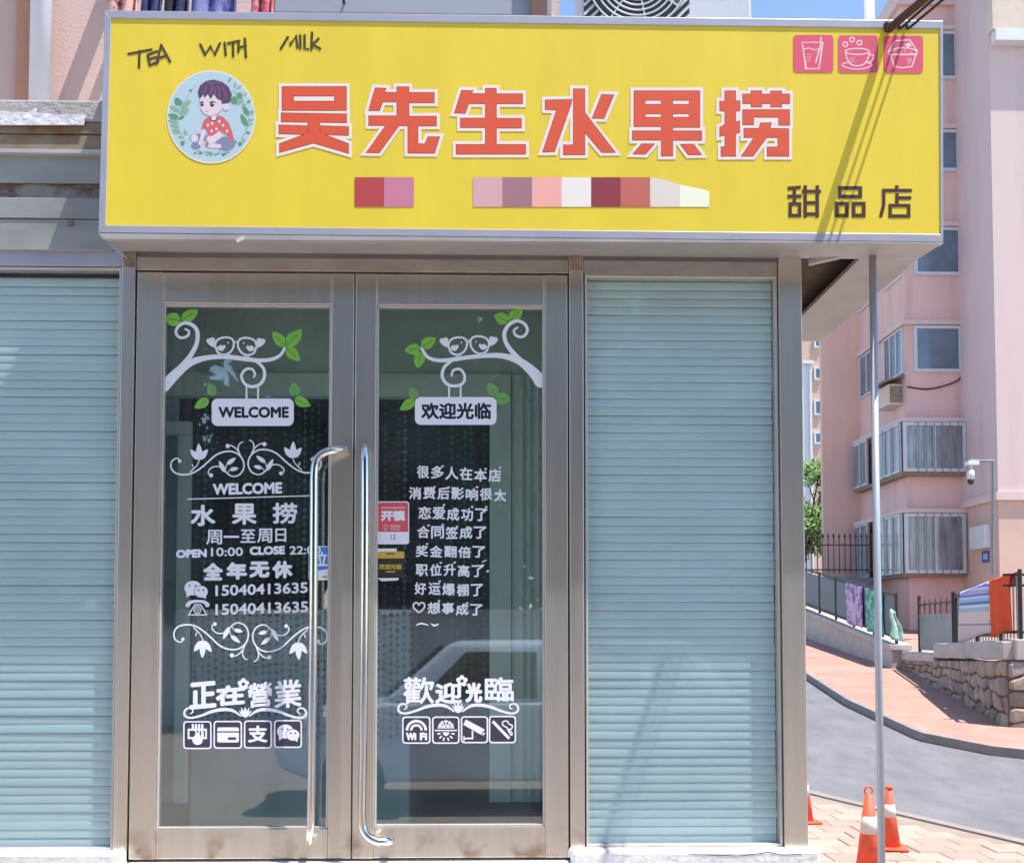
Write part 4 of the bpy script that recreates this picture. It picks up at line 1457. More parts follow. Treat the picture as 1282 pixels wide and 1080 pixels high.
LY = 1.55
zl = Z(-60, LY)
for (a, b, nm, lab, m_) in ((178, 204, 'shirt', 'dark navy garment hanging above the left of the sign', fabric('navy_cloth', (0.03, 0.035, 0.10), (0.05, 0.06, 0.16))),
                            (207, 238, 'shirt', 'black and blue garment hanging above the sign, second from left', fabric('blueblack_cloth', (0.02, 0.02, 0.03), (0.06, 0.07, 0.20), 6)),
                            (241, 297, 'skirt', 'violet blue patterned garment hanging above the handwritten words', fabric('violet_cloth', (0.08, 0.07, 0.26), (0.24, 0.26, 0.52), 10)),
                            (316, 343, 'shirt', 'pink and red patterned garment hanging above the sign', fabric('pinkred_cloth', (0.72, 0.30, 0.36), (0.55, 0.10, 0.12), 16)),
                            (136, 174, 'shirt', 'pink garment with dark print hanging over the sign corner', fabric('pinkdark_cloth', (0.74, 0.42, 0.38), (0.20, 0.07, 0.08), 9, (0.55, 0.62)))):
    xa_, xb_ = X(a, LY, 10), X(b, LY, 10)
    cloth(nm, lab, lambda u, v, xa_=xa_, xb_=xb_: (xa_ + (xb_ - xa_) * u, LY + 0.03 * math.sin(u * 14 + v * 3), zl - 0.42 * v), 14, 10, m_, cat='garment')
ln = thing('clothes_line', 'thin line carrying the garments above the sign', 'line', (-1.6, LY, zl))
MB().tube([(X(90, LY, 10), LY, zl + .005), (X(420, LY, 10), LY, zl + .005)], 0.006, 8).build('cord', M_WHITEM, ln)
for p in (95, 415):
    MB().tube([(X(p, LY, 10), LY, zl + .004), (X(p, LY, 10), WY, zl + .004)], 0.008, 8).build('bracket', M_IRON, ln)

# air conditioner on the roof
AY = 0.62
ax0, ax1, az0 = X(727, AY, 20), X(941, AY, 20), 3.52
fzc = Z(-26, AY)
az1 = fzc + 0.30
az0 = fzc - 0.29
ac = thing('air_conditioner', 'pale air conditioner outdoor unit standing behind the top of the sign', 'air conditioner', ((ax0 + ax1) / 2, AY + .15, az0))
MB().box(ax0, ax1, AY, AY + 0.32, az0, az1).build('casing', M_ACBODY, ac, bevel=.012)
gx0, gx1 = X(731, AY, 10), X(863, AY, 10)
MB().box(gx0, gx1, AY - 0.006, AY - .0005, az0 + .02, az1 - .02).build('grille_panel', M_ACDARK, ac, bevel=.004)
for i in range(-16, 17):
    c = i * 0.045
    # diagonal bars clipped to the grille
    xa_ = max(gx0, gx0 + (c if c > 0 else 0))
    x_s, z_s = (gx0 + max(c, 0), az0 + .03 + max(-c, 0))
    L_ = min(gx1 - x_s, az1 - .03 - z_s)
    if L_ > 0.03:
        MB().beam((x_s, AY - .009, z_s), (x_s + L_, AY - .009, z_s + L_), 0.012, 0.004, (0, 1, 0)).build('grille_bar', M_ACBODY, ac)
fcx = X(797, AY, 0)
fan = MB()
MB().tube([(fcx, AY - .0135, fzc), (fcx, AY - .0125, fzc)], 0.235, 40).build('fan_opening', M_ACDARK, ac)
for r_ in (0.05, 0.075, 0.10, 0.125, 0.15, 0.175, 0.20, 0.232):
    MB().tube([(fcx + r_ * math.cos(t * math.pi / 24), AY - .018, fzc + r_ * math.sin(t * math.pi / 24)) for t in range(49)], 0.0045, 6, cap=False).build('fan_ring', M_ACBODY, ac, smooth=True)
for k in range(8):
    a_ = k * math.pi / 4 + .2
    MB().tube([(fcx + .04 * math.cos(a_), AY - .018, fzc + .04 * math.sin(a_)), (fcx + .235 * math.cos(a_), AY - .018, fzc + .235 * math.sin(a_))], 0.004, 6).build('fan_spoke', M_ACBODY, ac)
MB().box(X(868, AY), X(872, AY), AY - .003, AY, az0 + .01, az1 - .01).build('casing_seam', M_ACBODY, ac)
for zz in (Z(8, AY), Z(16, AY)):
    MB().tube([(ax1, AY + .1, zz), (ax1 + .03, AY + .1, zz)], 0.016, 10).build('pipe_valve', M_ACDARK, ac)
MB().tube(smooth_path([(ax1 + .02, AY + .1, Z(8, AY)), (ax1 + .06, AY + .1, Z(9, AY)), (ax1 + .075, AY + .12, Z(14, AY)), (ax1 + .06, AY + .16, Z(40, AY)), (ax1 + .03, AY + .2, 3.52)]), 0.014, 8).build('pipe', M_WHITEM, ac, smooth=True)
for xx in (ax0 + .1, ax1 - .1):
    MB().box(xx - .03, xx + .03, AY + .02, AY + .30, 3.5, az0).build('stand', M_RUST, ac)

vent = thing('vent_pipe', 'white pipe end sticking up against the blue sky', 'pipe', (X(1088, .55, 10), .55, zc + .33))
MB().tube([(X(1088, .55, 10), .55, zc + .33), (X(1088, .55, 10), .55, Z(-60, .55))], 0.024, 14).build('pipe_run', M_WHITEM, vent, smooth=True)
MB().tube([(X(1088, .55, 10), .55, Z(-60, .55)), (X(1088, .55, 10), .55, Z(-75, .55))], 0.034, 14).build('cap', M_WHITEM, vent, smooth=True)

# cables running out over the street from the sign's top edge
for k, (p0, p1, r_, lab) in enumerate(((1113, 1148, 0.0165, 'thick dark bundled cable crossing the top right of the sign'),
                                       (1127, 1160, 0.0055, 'thin black cable next to the thick bundle above the sign'),
                                       (1137, 1172, 0.0055, 'rightmost thin black cable above the right end of the sign'))):
    a0 = at(p0, 36, SY - .02)
    a1 = at(p1 + 3, -2, SY - .32)
    d_ = a1 - a0
    path = [Vector((a0.x - .015, 0.35, a0.z + .02)), Vector((a0.x, -0.2, a0.z + .03)), a0]
    path += [a0 + d_ * t + Vector((0, 0, -0.02 * t * (22 - t) / 22)) for t in (0.5, 1, 2, 4, 8, 14, 22)]
    cb = thing('overhead_cable', lab, 'cable', a0, 'cables over the sign')
    MB().tube(smooth_path(path), r_, 8).build('cable_run', M_CABLE if k else mat('brown_cable', (0.05, 0.028, 0.02), 0.7), cb, smooth=True)

# ------------------------------------------------------------------ pink apartment building across the street
def DY_(d):
    return CAM.y + d


far = thing('pink_apartments', 'tall pink apartment building with corner windows across the street', 'building', (12, DY_(31), 1.2))
d1, d2, d3 = DY_(31), DY_(35), DY_(28.8)
xB = X(1138, d1)
xBr = X(1206, d1)
xA = X(1030, d2, 600)
zr = Z(8, d1, 1150)
MB().box(xB, xBr + 8, d1, d2 + .15, 0.5, zr).build('wall', M_MAUVE, far)
MB().box(xB - .12, xBr - .001, d1 - .12, d2 + .2, zr, zr + .5).build('parapet', M_PINKP2, far)
MB().box(xA, xB, d2, d2 + 0.2, 0.5, zr - 0.4).build('end_wall', M_PEACH, far)
zsc = Z(621, d3, 1256)
MB().box(xBr, xBr + 9, d3, d1 - .001, zsc, zr + 8).build('stair_wing', M_WING, far)
MB().box(xBr, xBr + 9, d3, d1 - .001, 0.5, zsc - .001).build('stair_wing_base', mat('tan_render', (0.68, 0.47, 0.38), 0.9, var=0.1, scale=.8), far)
# balcony band and ledge on the wing
zt0, zt1 = Z(50, d3 - .32, 1262), Z(36, d3 - .32, 1262)
MB().box(X(1247, d3 - .32, 40), xBr + 9, d3 - .32, d3 - .001, zt0, zt1).build('balcony_slab', M_WHITEM, far)
MB().box(X(1243, d3 - .3, 40), xBr + 9, d3 - .3, d3 - .001, zt1 + .002, zt1 + 1.1).build('balcony_wall', M_BEIGE, far)
zl0, zl1 = Z(626, d3, 1256), Z(616, d3, 1256)
MB().box(xBr - .09, xBr + 9, d3 - .09, d1 - .001, zl0, zl1).build('string_course', M_PINKP2, far)
# windows of the front, one per storey, and the wrap-round on the left side
zw = [(644, 718), (531, 592), (408, 466), (285, 345), (163, 215), (40, 100)]


def sidewin(parent, x, y0, y1, z0, z1, cols, pane, frame=M_WFRAME, fr=.06, grow=.06):
    wn = MB()
    for q in ((y0, y0 + fr, z0, z1), (y1 - fr, y1, z0, z1), (y0 + fr, y1 - fr, z0, z0 + fr), (y0 + fr, y1 - fr, z1 - fr, z1)):
        wn.box(x - grow, x + .01, q[0], q[1], q[2], q[3])
    for k in range(1, cols):
        yy_ = y0 + (y1 - y0) * k / cols
        wn.box(x - grow * .95, x + .01, yy_ - fr * .5, yy_ + fr * .5, z0 + fr, z1 - fr)
    wo = wn.build('window', frame, parent)
    for k in range(cols):
        MB().box(x - grow * .5, x + .005, y0 + fr + (y1 - y0 - 2 * fr) * k / cols, y0 + fr + (y1 - y0 - 2 * fr) * (k + 1) / cols, z0 + fr * .5, z1 - fr * .5).build('pane', pane, wo)
    return wo


for k, (t, b) in enumerate(zw):
    z1, z0 = Z(t, d1, 1170), Z(b, d1, 1170)
    cage = k in (0, 1)
    pane = M_WGREY if cage else M_WPANE
    flatwin(far, (xB - .22) if cage else X(1143, d1, t), X(1203, d1, t), z0, z1, d1 - (.25 if cage else 0), 1 if not cage else 2, 0.09, pane, grow=.07)
    sidewin(far, xB - (.25 if cage else 0), d1 + (-.2 if cage else .15), d1 + 1.6, z0, z1, 3, pane)
    if k < 4:
        sidewin(far, xB - (.25 if cage else 0), d1 + 2.5, d2 - .25, z0, z1, 2, pane)
    # hood over the openings
    e = .28 if cage else .12
    MB().box(xB - e, X(1207, d1, t), d1 - e, d2 - .2, z1 + .02, z1 + .14).build('window_hood', M_PINKP2, far)
    if cage:
        MB().box(xB - .25, X(1205, d1, t), d1 - .25, d2 - .2, z0 - .10, z0 - .001).build('window_cage_floor', M_RUST, far)
        bars = link('window_cage', None, far)
        for i in range(7):
            xx = X(1143, d1, t) + (X(1203, d1, t) - X(1143, d1, t)) * i / 6
            MB().tube([(xx, d1 - .36, z0 - .05), (xx, d1 - .36, z1)], .012, 5).build('bar', M_GREYIRON, bars)
        for i in range(7):
            yy_ = d1 - .3 + 3.9 * i / 6
            MB().tube([(xB - .34, yy_, z0 - .05), (xB - .34, yy_, z1)], .012, 5).build('bar', M_GREYIRON, bars)

# small air conditioner under a rusty lid on the left face
za1, za0 = Z(478, d1, 1120), Z(504, d1, 1120)
fa = thing('air_conditioner', 'small old air conditioner under a rusty lid on the pink building', 'air conditioner', (xB - .3, d1 + .9, za0))
MB().box(xB - .42, xB - .001, d1 + .25, d1 + 1.25, za0, za1).build('casing', M_BEIGE, fa, bevel=.02)
MB().box(xB - .38, xB - .03, d1 + .235, d1 + .249, za0 + .06, za1 - .06).build('grille', M_RUST, fa)
MB().extr([(xB - .62, d1 + .1, za1 + .02), (xB, d1 + .1, za1 + .2), (xB, d1 + .1, za1 + .24), (xB - .62, d1 + .1, za1 + .06)], (0, 1.4, 0)).build('lid', M_RUST, fa)
wire = thing('wall_wire', 'thin wire sagging across the pink wall beside the upper window', 'wire', (xB, d1 - .02, Z(485, d1)))
MB().tube(smooth_path([at(1136, 484, d1 - .03), at(1160, 487, d1 - .03), at(1185, 482, d1 - .03), at(1203, 472, d1 - .03), at(1210, 445, d1 - .03), at(1211, 415, d1 - .03)]), .02, 6).build('wire_run', M_CABLE, wire)
# meter box and plate on the wing's side, security camera
mbx = thing('meter_box', 'white meter box on the pink wall above the towels', 'box', (xBr, d3 + .9, Z(685, d3 + .9, 1240)))
ym = d3 + .45
MB().box(xBr - .16, xBr - .001, ym, ym + 1.0, Z(685, ym, 1240), Z(656, ym, 1240)).build('box_body', M_WHITEM, mbx, bevel=.02)
MB().box(xBr - .165, xBr - .161, ym + .1, ym + .9, Z(682, ym, 1240), Z(659, ym, 1240)).build('box_door', M_WHITEM, mbx)
pl = thing('house_plate', 'small blue plate under the white meter box', 'sign', (xBr, ym, Z(703, ym, 1245)))
MB().box(xBr - .02, xBr - .001, ym + .1, ym + .55, Z(703, ym, 1245), Z(688, ym, 1245)).build('plate', mat('plate_blue', (0.08, 0.13, 0.40), 0.4), pl)
MB().box(xBr - .024, xBr - .0201, ym + .2, ym + .45, Z(699, ym, 1245), Z(692, ym, 1245)).build('plate_field', mat('plate_pale', (0.45, 0.50, 0.68), 0.4), pl)
dc = DY_(27.6)
cc = thing('security_camera', 'security camera on a bent bracket in front of the pink building', 'camera', tuple(at(1243, 640, dc)))
MB().tube([at(1243, 720, dc), at(1243, 578, dc)], .035, 8).build('pole', M_GREYIRON, cc)
MB().tube([at(1245, 577, dc), at(1214, 576, dc)], .03, 8).build('arm', M_GREYIRON, cc)
MB().box(at(1210, 578, dc).x, at(1224, 578, dc).x, dc - .1, dc + .1, at(0, 578, dc).z, at(0, 573, dc).z).build('bracket_cover', M_WHITEM, cc, bevel=.01)
MB().tube([at(1216, 577, dc), at(1216, 590, dc)], .03, 8).build('stem', M_WHITEM, cc)
MB().tube([at(1215.5, 589, dc), at(1215.5, 600, dc)], .09, 14).build('housing', M_WHITEM, cc, smooth=True)
MB().tube([at(1215.5, 600.2, dc), at(1215.5, 604, dc), at(1215.5, 606.5, dc)], [.085, .075, .03], 14).build('dome', M_STB, cc, smooth=True)

# farther blocks seen in the gap
fb = thing('peach_tower', 'distant peach apartment block with small dark windows in the gap', 'building', tuple(atd(1025, 640, 95)))
yb = DY_(95)
MB().box(X(1000, yb, 500), X(1045, yb, 500), yb, yb + 10, 2, Z(360, yb, 1000)).build('wall', mat('far_peach', (0.62, 0.42, 0.32), 0.9, var=0.05), fb)
for t, b in ((460, 476), (501, 520), (541, 556), (420, 436)):
    flatwin(fb, X(1018.5, yb, t), X(1028, yb, t), Z(b, yb, 1020), Z(t, yb, 1020), yb, 1, .15, M_WPANE, M_WFRAME, .2)
yc = DY_(55)
wb = thing('white_building', 'narrow white building edge beside the shop post in the distance', 'building', tuple(atd(1008, 640, 55)))
MB().box(X(985, yc, 500), X(1016, yc, 500), yc, yc + 6, 2, Z(456, yc, 1010)).build('wall', mat('far_white', (0.80, 0.81, 0.82), 0.8, var=0.04, stretch=(6, 6, .2), scale=1), wb)
MB().box(X(985, yc, 500), X(1017.5, yc, 500), yc - .2, yc + 6.2, Z(456, yc, 1010) + .002, Z(452, yc, 1010)).build('eave', M_WHITEM, wb)
MB().box(X(1013, yc, 500), X(1015.5, yc, 500), yc - .15, yc - .002, 2, Z(458, yc, 1010)).build('downpipe', M_WHITEM, wb)


# ------------------------------------------------------------------ trees
def leaf_crown(mb, centres, n, size, rng):
    vs, fs = [], []
    for _ in range(n):
        c, r_ = centres[rng.randrange(len(centres))]
        while True:
            v = Vector((rng.uniform(-1, 1), rng.uniform(-1, 1), rng.uniform(-1, 1)))
            if 0.25 < v.length < 1:
                break
        p = Vector(c) + Vector((v.x * r_[0], v.y * r_[1], v.z * r_[2]))
        a = Vector((rng.gauss(0, 1), rng.gauss(0, 1), rng.gauss(0, 1))).normalized()
        b = a.orthogonal().normalized()
        s = size * rng.uniform(.6, 1.3)
        i = len(vs)
        vs += [p - a * s, p + b * s * .45, p + a * s, p - b * s * .45]
        fs.append((i, i + 1, i + 2, i + 3))
    mb.add(vs, fs)


def tree(name, label, loc, h, spread, n, size, material, seed, group=None, low=0.3):
    rng = random.Random(seed)
    t = thing(name, label, 'tree', loc, group)
    L = Vector(loc)
    tr = MB()
    th = h * low
    tr.tube([L + Vector((0, 0, -.1)), L + Vector((rng.uniform(-.1, .1), 0, th * .5)), L + Vector((rng.uniform(-.15, .15), .1, th)), L + Vector((0, 0, h * .7))],
            [h * .03, h * .024, h * .02, h * .006], 9)
    cs = []
    for k in range(22):
        a = rng.uniform(0, 2 * math.pi)
        rr = spread * math.sqrt(rng.random()) * .75
        z = th + (h - th) * rng.uniform(.06, .9)
        c = L + Vector((rr * math.cos(a), rr * math.sin(a), z))
        cs.append((c, (spread * rng.uniform(.28, .45), spread * rng.uniform(.28, .45), spread * rng.uniform(.2, .36))))
        tr.tube([L + Vector((0, 0, th * rng.uniform(.8, 1.3))), (L + Vector((0, 0, th)) + c) / 2 + Vector((0, 0, .15)), c], [h * .012, h * .008, h * .003], 5)
    tr.build('trunk', M_BARK, t, smooth=True)
    mb = MB()
    leaf_crown(mb, cs, n, size, rng)
    mb.build('crown', material, t)
    return t


tree('leafy_tree', 'bright green tree in the gap between the shop post and pink building', tuple(atd(1006, 735, 40)), 4.6, 1.7, 5200, .11, M_LEAF, 3, low=.2)
tree('leafy_tree', 'second green tree low behind the iron fence in the gap', tuple(atd(1040, 725, 44)), 5.0, 1.8, 4000, .12, M_LEAF, 4, low=.2)

# ------------------------------------------------------------------ left terrace: retaining wall, railing, fence
tw = thing('retaining_wall', 'sloping concrete retaining wall below the black railing', 'wall', (8.3, DY_(26), gz(DY_(26))))
ya, ybk = DY_(22.6), DY_(31)


def tz(y):
    return 1.43 + (2.30 - 1.43) * (y - ya) / (DY_(29) - ya)


x0t = 8.28
MB().hexa([(x0t, ya, gz(ya) - .3), (x0t + .35, ya, gz(ya) - .3), (x0t + .35, ybk, gz(ybk) - .3), (x0t, ybk, gz(ybk) - .3),
           (x0t, ya, tz(ya) - .12), (x0t + .35, ya, tz(ya) - .12), (x0t + .35, ybk, tz(ybk) - .12), (x0t, ybk, tz(ybk) - .12)]).build('wall_body', M_CONC, tw, bevel=.02)
nseg = 6
for i in range(nseg):
    a, b = ya - .05 + (ybk - ya + .05) * i / nseg, ya - .05 + (ybk - ya + .05) * (i + 1) / nseg - .012
    MB().hexa([(x0t - .06, a, tz(a) - .118), (x0t + .41, a, tz(a) - .118), (x0t + .41, b, tz(b) - .118), (x0t - .06, b, tz(b) - .118),
               (x0t - .06, a, tz(a)), (x0t + .41, a, tz(a)), (x0t + .41, b, tz(b)), (x0t - .06, b, tz(b))]).build('coping_stone', M_CONC, tw, bevel=.015)
ter = MB()
ter.add([(x0t + .34, ya, tz(ya) - .1), (x0t + .36, ya, tz(ya) - .1), (9.0, DY_(28), 2.35), (xB - .2, DY_(33), 3.3), (x0t + .34, DY_(33), 3.3), (xB - .2, DY_(60), 3.3), (x0t + .34, DY_(60), 3.3)], [(0, 1, 2), (0, 2, 4), (2, 3, 4), (4, 3, 5, 6)])
struct(ter.build('terrace', mat('terrace_paving', (0.27, 0.22, 0.20), 0.9, var=0.2, scale=2)))
rl = thing('terrace_railing', 'black railing with dark panels on the sloping retaining wall', 'railing', (x0t + .1, ya, tz(ya)))
xr = x0t + .12
n_p = 7
for i in range(n_p):
    y = ya + .05 + (DY_(30.4) - ya) * i / (n_p - 1)
    MB().box(xr - .025, xr + .025, y - .025, y + .025, tz(y) - .01, tz(y) + 1.04).build('post', M_IRON, rl)
    if i < n_p - 1:
        y2 = ya + .05 + (DY_(30.4) - ya) * (i + 1) / (n_p - 1)
        MB().beam((xr, y + .026, tz(y) + 1.0), (xr, y2 - .026, tz(y2) + 1.0), .045, .045).build('top_rail', M_IRON, rl)
        MB().beam((xr, y + .026, tz(y) + .12), (xr, y2 - .026, tz(y2) + .12), .035, .035).build('bottom_rail', M_IRON, rl)
        MB().hexa([(xr - .008, y + .03, tz(y) + .14), (xr + .008, y + .03, tz(y) + .14), (xr + .008, y2 - .03, tz(y2) + .14), (xr - .008, y2 - .03, tz(y2) + .14),
                   (xr - .008, y + .03, tz(y) + .93), (xr + .008, y + .03, tz(y) + .93), (xr + .008, y2 - .03, tz(y2) + .93), (xr - .008, y2 - .03, tz(y2) + .93)]).build('infill_panel', M_SLATE, rl)


def rail_towel(name, label, y0, y1, drop, material, x=None, ztop=None, flip=0.12, seed=0):
    xx = xr if x is None else x
    rg = random.Random(seed)
    ph = rg.uniform(0, 6)

    def pf(u, v):
        y = y0 + (y1 - y0) * u
        zt__ = (tz(y) + 1.03) if ztop is None else ztop
        if v < .15:      # over the rail, hanging behind
            t = v / .15
            return (xx + .04 * (1 - t) + .0, y, zt__ - flip * (1 - t) * 2 + .0)
        t = (v - .15) / .85
        return (xx - .04 - .025 * math.sin(u * 11 + ph) * t - .012 * math.sin(u * 23), y + .02 * math.sin(t * 5 + ph), zt__ - drop * t + .02 * math.sin(u * 5 + ph) * t)
    return cloth(name, label, pf, 16, 14, material, .01)


M_LAV = fabric('lavender_towel', (0.60, 0.46, 0.66), (0.26, 0.16, 0.34), 5.5, (0.48, 0.56))
M_GRT = fabric('green_towel', (0.06, 0.30, 0.22), (0.30, 0.60, 0.44), 5.5, (0.48, 0.56))
rail_towel('towel', 'lavender patterned towel hung over the black railing', DY_(24.55), DY_(25.75), .98, M_LAV, seed=1)
rail_towel('towel', 'green patterned towel on the black railing beside the lavender one', DY_(23.3), DY_(24.4), .98, M_GRT, seed=2)
ge = DY_(22.62)
cloth('towel', 'pale green cloth hanging off the end post of the black railing', lambda u, v: (x0t - .02 + .22 * u * (.4 + v) - .02 * math.sin(9 * v), ge - .05 - .02 * math.sin(7 * u), tz(ya) + .72 - .62 * v - .05 * u), 8, 10, fabric('pale_green_cloth', (0.30, 0.60, 0.46), (0.62, 0.78, 0.68), 8))

fe = thing('spiked_fence', 'rusty iron fence with spear tips in front of the peach end wall', 'fence', tuple(atd(1045, 716, 33)))
yf = DY_(33)
zf0, zf1 = Z(718, yf, 1040), Z(682, yf, 1040)
ztip = Z(667, yf, 1040)
pk = MB().tube([(0, 0, 0), (0, 0, ztip - zf0 - .16)], .016, 6)
pk.tube([(0, 0, ztip - zf0 - .16), (0, 0, ztip - zf0 - .10), (0, 0, ztip - zf0)], [.014, .042, .004], 6)
pkm = pk.mesh('picket', M_RUSTIRON)
for i in range(19):
    o = link('picket', pkm, fe)
    o.location = (X(975 + i * 6.9, yf, 700), yf, zf0)
for zz in (zf0 + .12, zf1):
    MB().box(X(970, yf, 700), X(1102, yf, 700), yf - .02, yf + .02, zz - .02, zz + .02).build('rail', M_RUSTIRON, fe)

# ------------------------------------------------------------------ right terrace: stone wall, coping, gate, rail, towels
WA, WB = Vector((X(1127, DY_(23), 830), DY_(23))), Vector((X(1262, DY_(16.3), 870), DY_(16.3)))


def wl(px):
    """point of the wall line seen at photo column px"""
    lo, hi = 0.0, 1.0
    f_ = lambda t: (at(px, 800, (WA + (WB - WA) * t).y).x - (WA + (WB - WA) * t).x)
    for _ in range(40):
        m_ = (lo + hi) / 2
        if f_(m_) > 0:
            lo = m_
        else:
            hi = m_
    return (lo + hi) / 2


dirw = (WB - WA).normalized()
nrm = Vector((-abs(dirw.y), dirw.x * (1 if dirw.y > 0 else -1)))
nrm = Vector((dirw.y, -dirw.x))
if nrm.x > 0:
    nrm = -nrm
LW = (WB - WA).length


def topz(t):
    return 1.10 + (1.27 - 1.10) * t


sw = thing('stone_wall', 'rubble stone retaining wall with concrete coping beside the brick pavement', 'wall', (WA.x, WA.y, gz(WA.y)))
inner = -nrm * 0.45


def wp(t, z, off=0.0):
    p = WA + (WB - WA) * t + nrm * off
    return Vector((p.x, p.y, z))


core = MB()
core.hexa([wp(0, gz(WA.y) - .3), wp(1, gz(WB.y) - .3), wp(1, gz(WB.y) - .3, -.5), wp(0, gz(WA.y) - .3, -.5), wp(0, topz(0) - .005), wp(1, topz(1) - .005), wp(1, topz(1) - .005, -.5), wp(0, topz(0) - .005, -.5)])
core.build('mortar_core', M_MORTAR, sw)


def stones(P, L, zlo, zhi, cols, rows, seed):
    """uneven rubble stones on a strip; P(u, z, off) -> point"""
    rg = random.Random(seed)
    grid = [[((i + (rg.uniform(-.34, .34) if 0 < i < cols else 0) + (.5 * (j % 2) if 0 < i < cols else 0) * .55) / cols,
              (j + (rg.uniform(-.33, .33) if 0 < j < rows else 0)) / rows) for i in range(cols + 1)] for j in range(rows + 1)]
    for j in range(rows):
        for i in range(cols):
            q = [grid[j][i], grid[j][i + 1], grid[j + 1][i + 1], grid[j + 1][i]]
            cx, cy_ = sum(a for a, _ in q) / 4, sum(b for _, b in q) / 4
            pts8 = []
            for a in range(4):
                b = (a + 1) % 4
                for w_ in (.16, .84):
                    pts8.append((q[a][0] * (1 - w_) + q[b][0] * w_, q[a][1] * (1 - w_) + q[b][1] * w_))
            d_ = rg.uniform(.035, .085)
            mb = MB()
            vs = []
            for k_, off in ((.93, -.02), (.90, d_ * .6), (.66, d_)):
                for u, v in pts8:
                    uu, vv = cx + (u - cx) * k_, cy_ + (v - cy_) * k_
                    y_ = P(uu, 0, 0).y
                    z_ = zlo(uu) + (zhi(uu) - zlo(uu)) * vv
                    vs.append(P(uu, z_, off + (rg.uniform(-.012, .012) if k_ < .8 else 0)))
            fs = [tuple(range(16, 24))]
            for r_ in (0, 8):
                fs += [(r_ + a, r_ + (a + 1) % 8, r_ + 8 + (a + 1) % 8, r_ + 8 + a) for a in range(8)]
            mb.add(vs, fs)
            mb.build('stone', rg.choice(M_STONE), sw)


stones(wp, LW, lambda u: gz((WA + (WB - WA) * u).y) - .04, topz, 31, 4, 5)
# return face towards the camera side
RB = WB + Vector((3.2, -0.5))


def rp(t, z, off=0.0):
    d_ = (RB - WB).normalized()
    n_ = Vector((d_.y, -d_.x))
    p = WB + (RB - WB) * t + n_ * off
    return Vector((p.x, p.y, z))


MB().hexa([rp(0, gz(WB.y) - .3, -.01), rp(1, -.2, -.01), rp(1, -.2, -.5), rp(0, gz(WB.y) - .3, -.5), rp(0, 1.262, -.01), rp(1, 1.262, -.01), rp(1, 1.262, -.5), rp(0, 1.262, -.5)]).build('mortar_core', M_MORTAR, sw)
stones(rp, 3.2, lambda u: gz(WB.y - .5 * u) - .1, lambda u: 1.262, 11, 5, 9)


def cop(t0, t1, z0, z1, fn=wp):
    MB().hexa([fn(t0, z0, .07), fn(t1, z0, .07), fn(t1, z0, -.55), fn(t0, z0, -.55), fn(t0, z1, .07), fn(t1, z1, .07), fn(t1, z1, -.55), fn(t0, z1, -.55)]).build('coping_stone', M_CONC, sw, bevel=.02)


tg = wl(1173)
cop(0, tg * .5 - .001, 1.112, 1.29)
cop(tg * .5 + .001, tg - .001, 1.125, 1.29)
nc = 4
for i in range(nc):
    a, b = tg + (1 - tg) * i / nc, tg + (1 - tg) * (i + 1) / nc - .002
    cop(a, b, 1.20 + .07 * (i + 1) / nc + .004, 1.47 + .09 * (i + .5) / nc)
cop(0.03, .5, 1.275, 1.58, rp)
cop(.502, 1, 1.275, 1.58, rp)
te = MB()
te.add([wp(0, 1.2, -.4), wp(1, 1.2, -.4), rp(1, 1.2, -.4), Vector((30, RB.y, 1.2)), Vector((30, DY_(36), 1.2)), Vector((WA.x + .5, DY_(36), 1.2))], [(0, 1, 2, 3, 4, 5)])
struct(te.build('terrace_garden', mat('garden_paving', (0.30, 0.24, 0.21), 0.9, var=0.2, scale=2)))

# gate and rail
gt_ = thing('metal_gate', 'grey sheet metal gate with short spikes at the end of the stone wall', 'gate', tuple(wp(wl(1158), 1.29, -.2)))
t0_, t1_ = wl(1139), wl(1179)
n_ = 9
for i in range(n_):
    a, b = t0_ + (t1_ - t0_) * i / n_, t0_ + (t1_ - t0_) * (i + .9) / n_
    MB().hexa([wp(a, 1.33, -.19), wp(b, 1.33, -.19), wp(b, 1.33, -.21), wp(a, 1.33, -.21), wp(a, 1.98, -.19), wp(b, 1.98, -.19), wp(b, 1.98, -.21), wp(a, 1.98, -.21)]).build('sheet_strip', M_GREYIRON, gt_)
for z_ in (2.0, 2.22):
    MB().beam(wp(t0_, z_, -.2), wp(t1_, z_, -.2), .04, .035).build('frame_bar', M_IRON if z_ > 2.1 else M_GREYIRON, gt_)
for i in range(7):
    t = t0_ + (t1_ - t0_) * i / 6
    MB().tube([wp(t, 2.0, -.2), wp(t, 2.24, -.2), wp(t, 2.33, -.2)], [.014, .02, .003], 6).build('spike', M_RUSTIRON, gt_)
for t in (t0_ - .004, t1_ + .006):
    MB().tube([wp(t, 1.28, -.2), wp(t, 2.4, -.2)], .035, 8).build('gate_post', M_IRON, gt_)

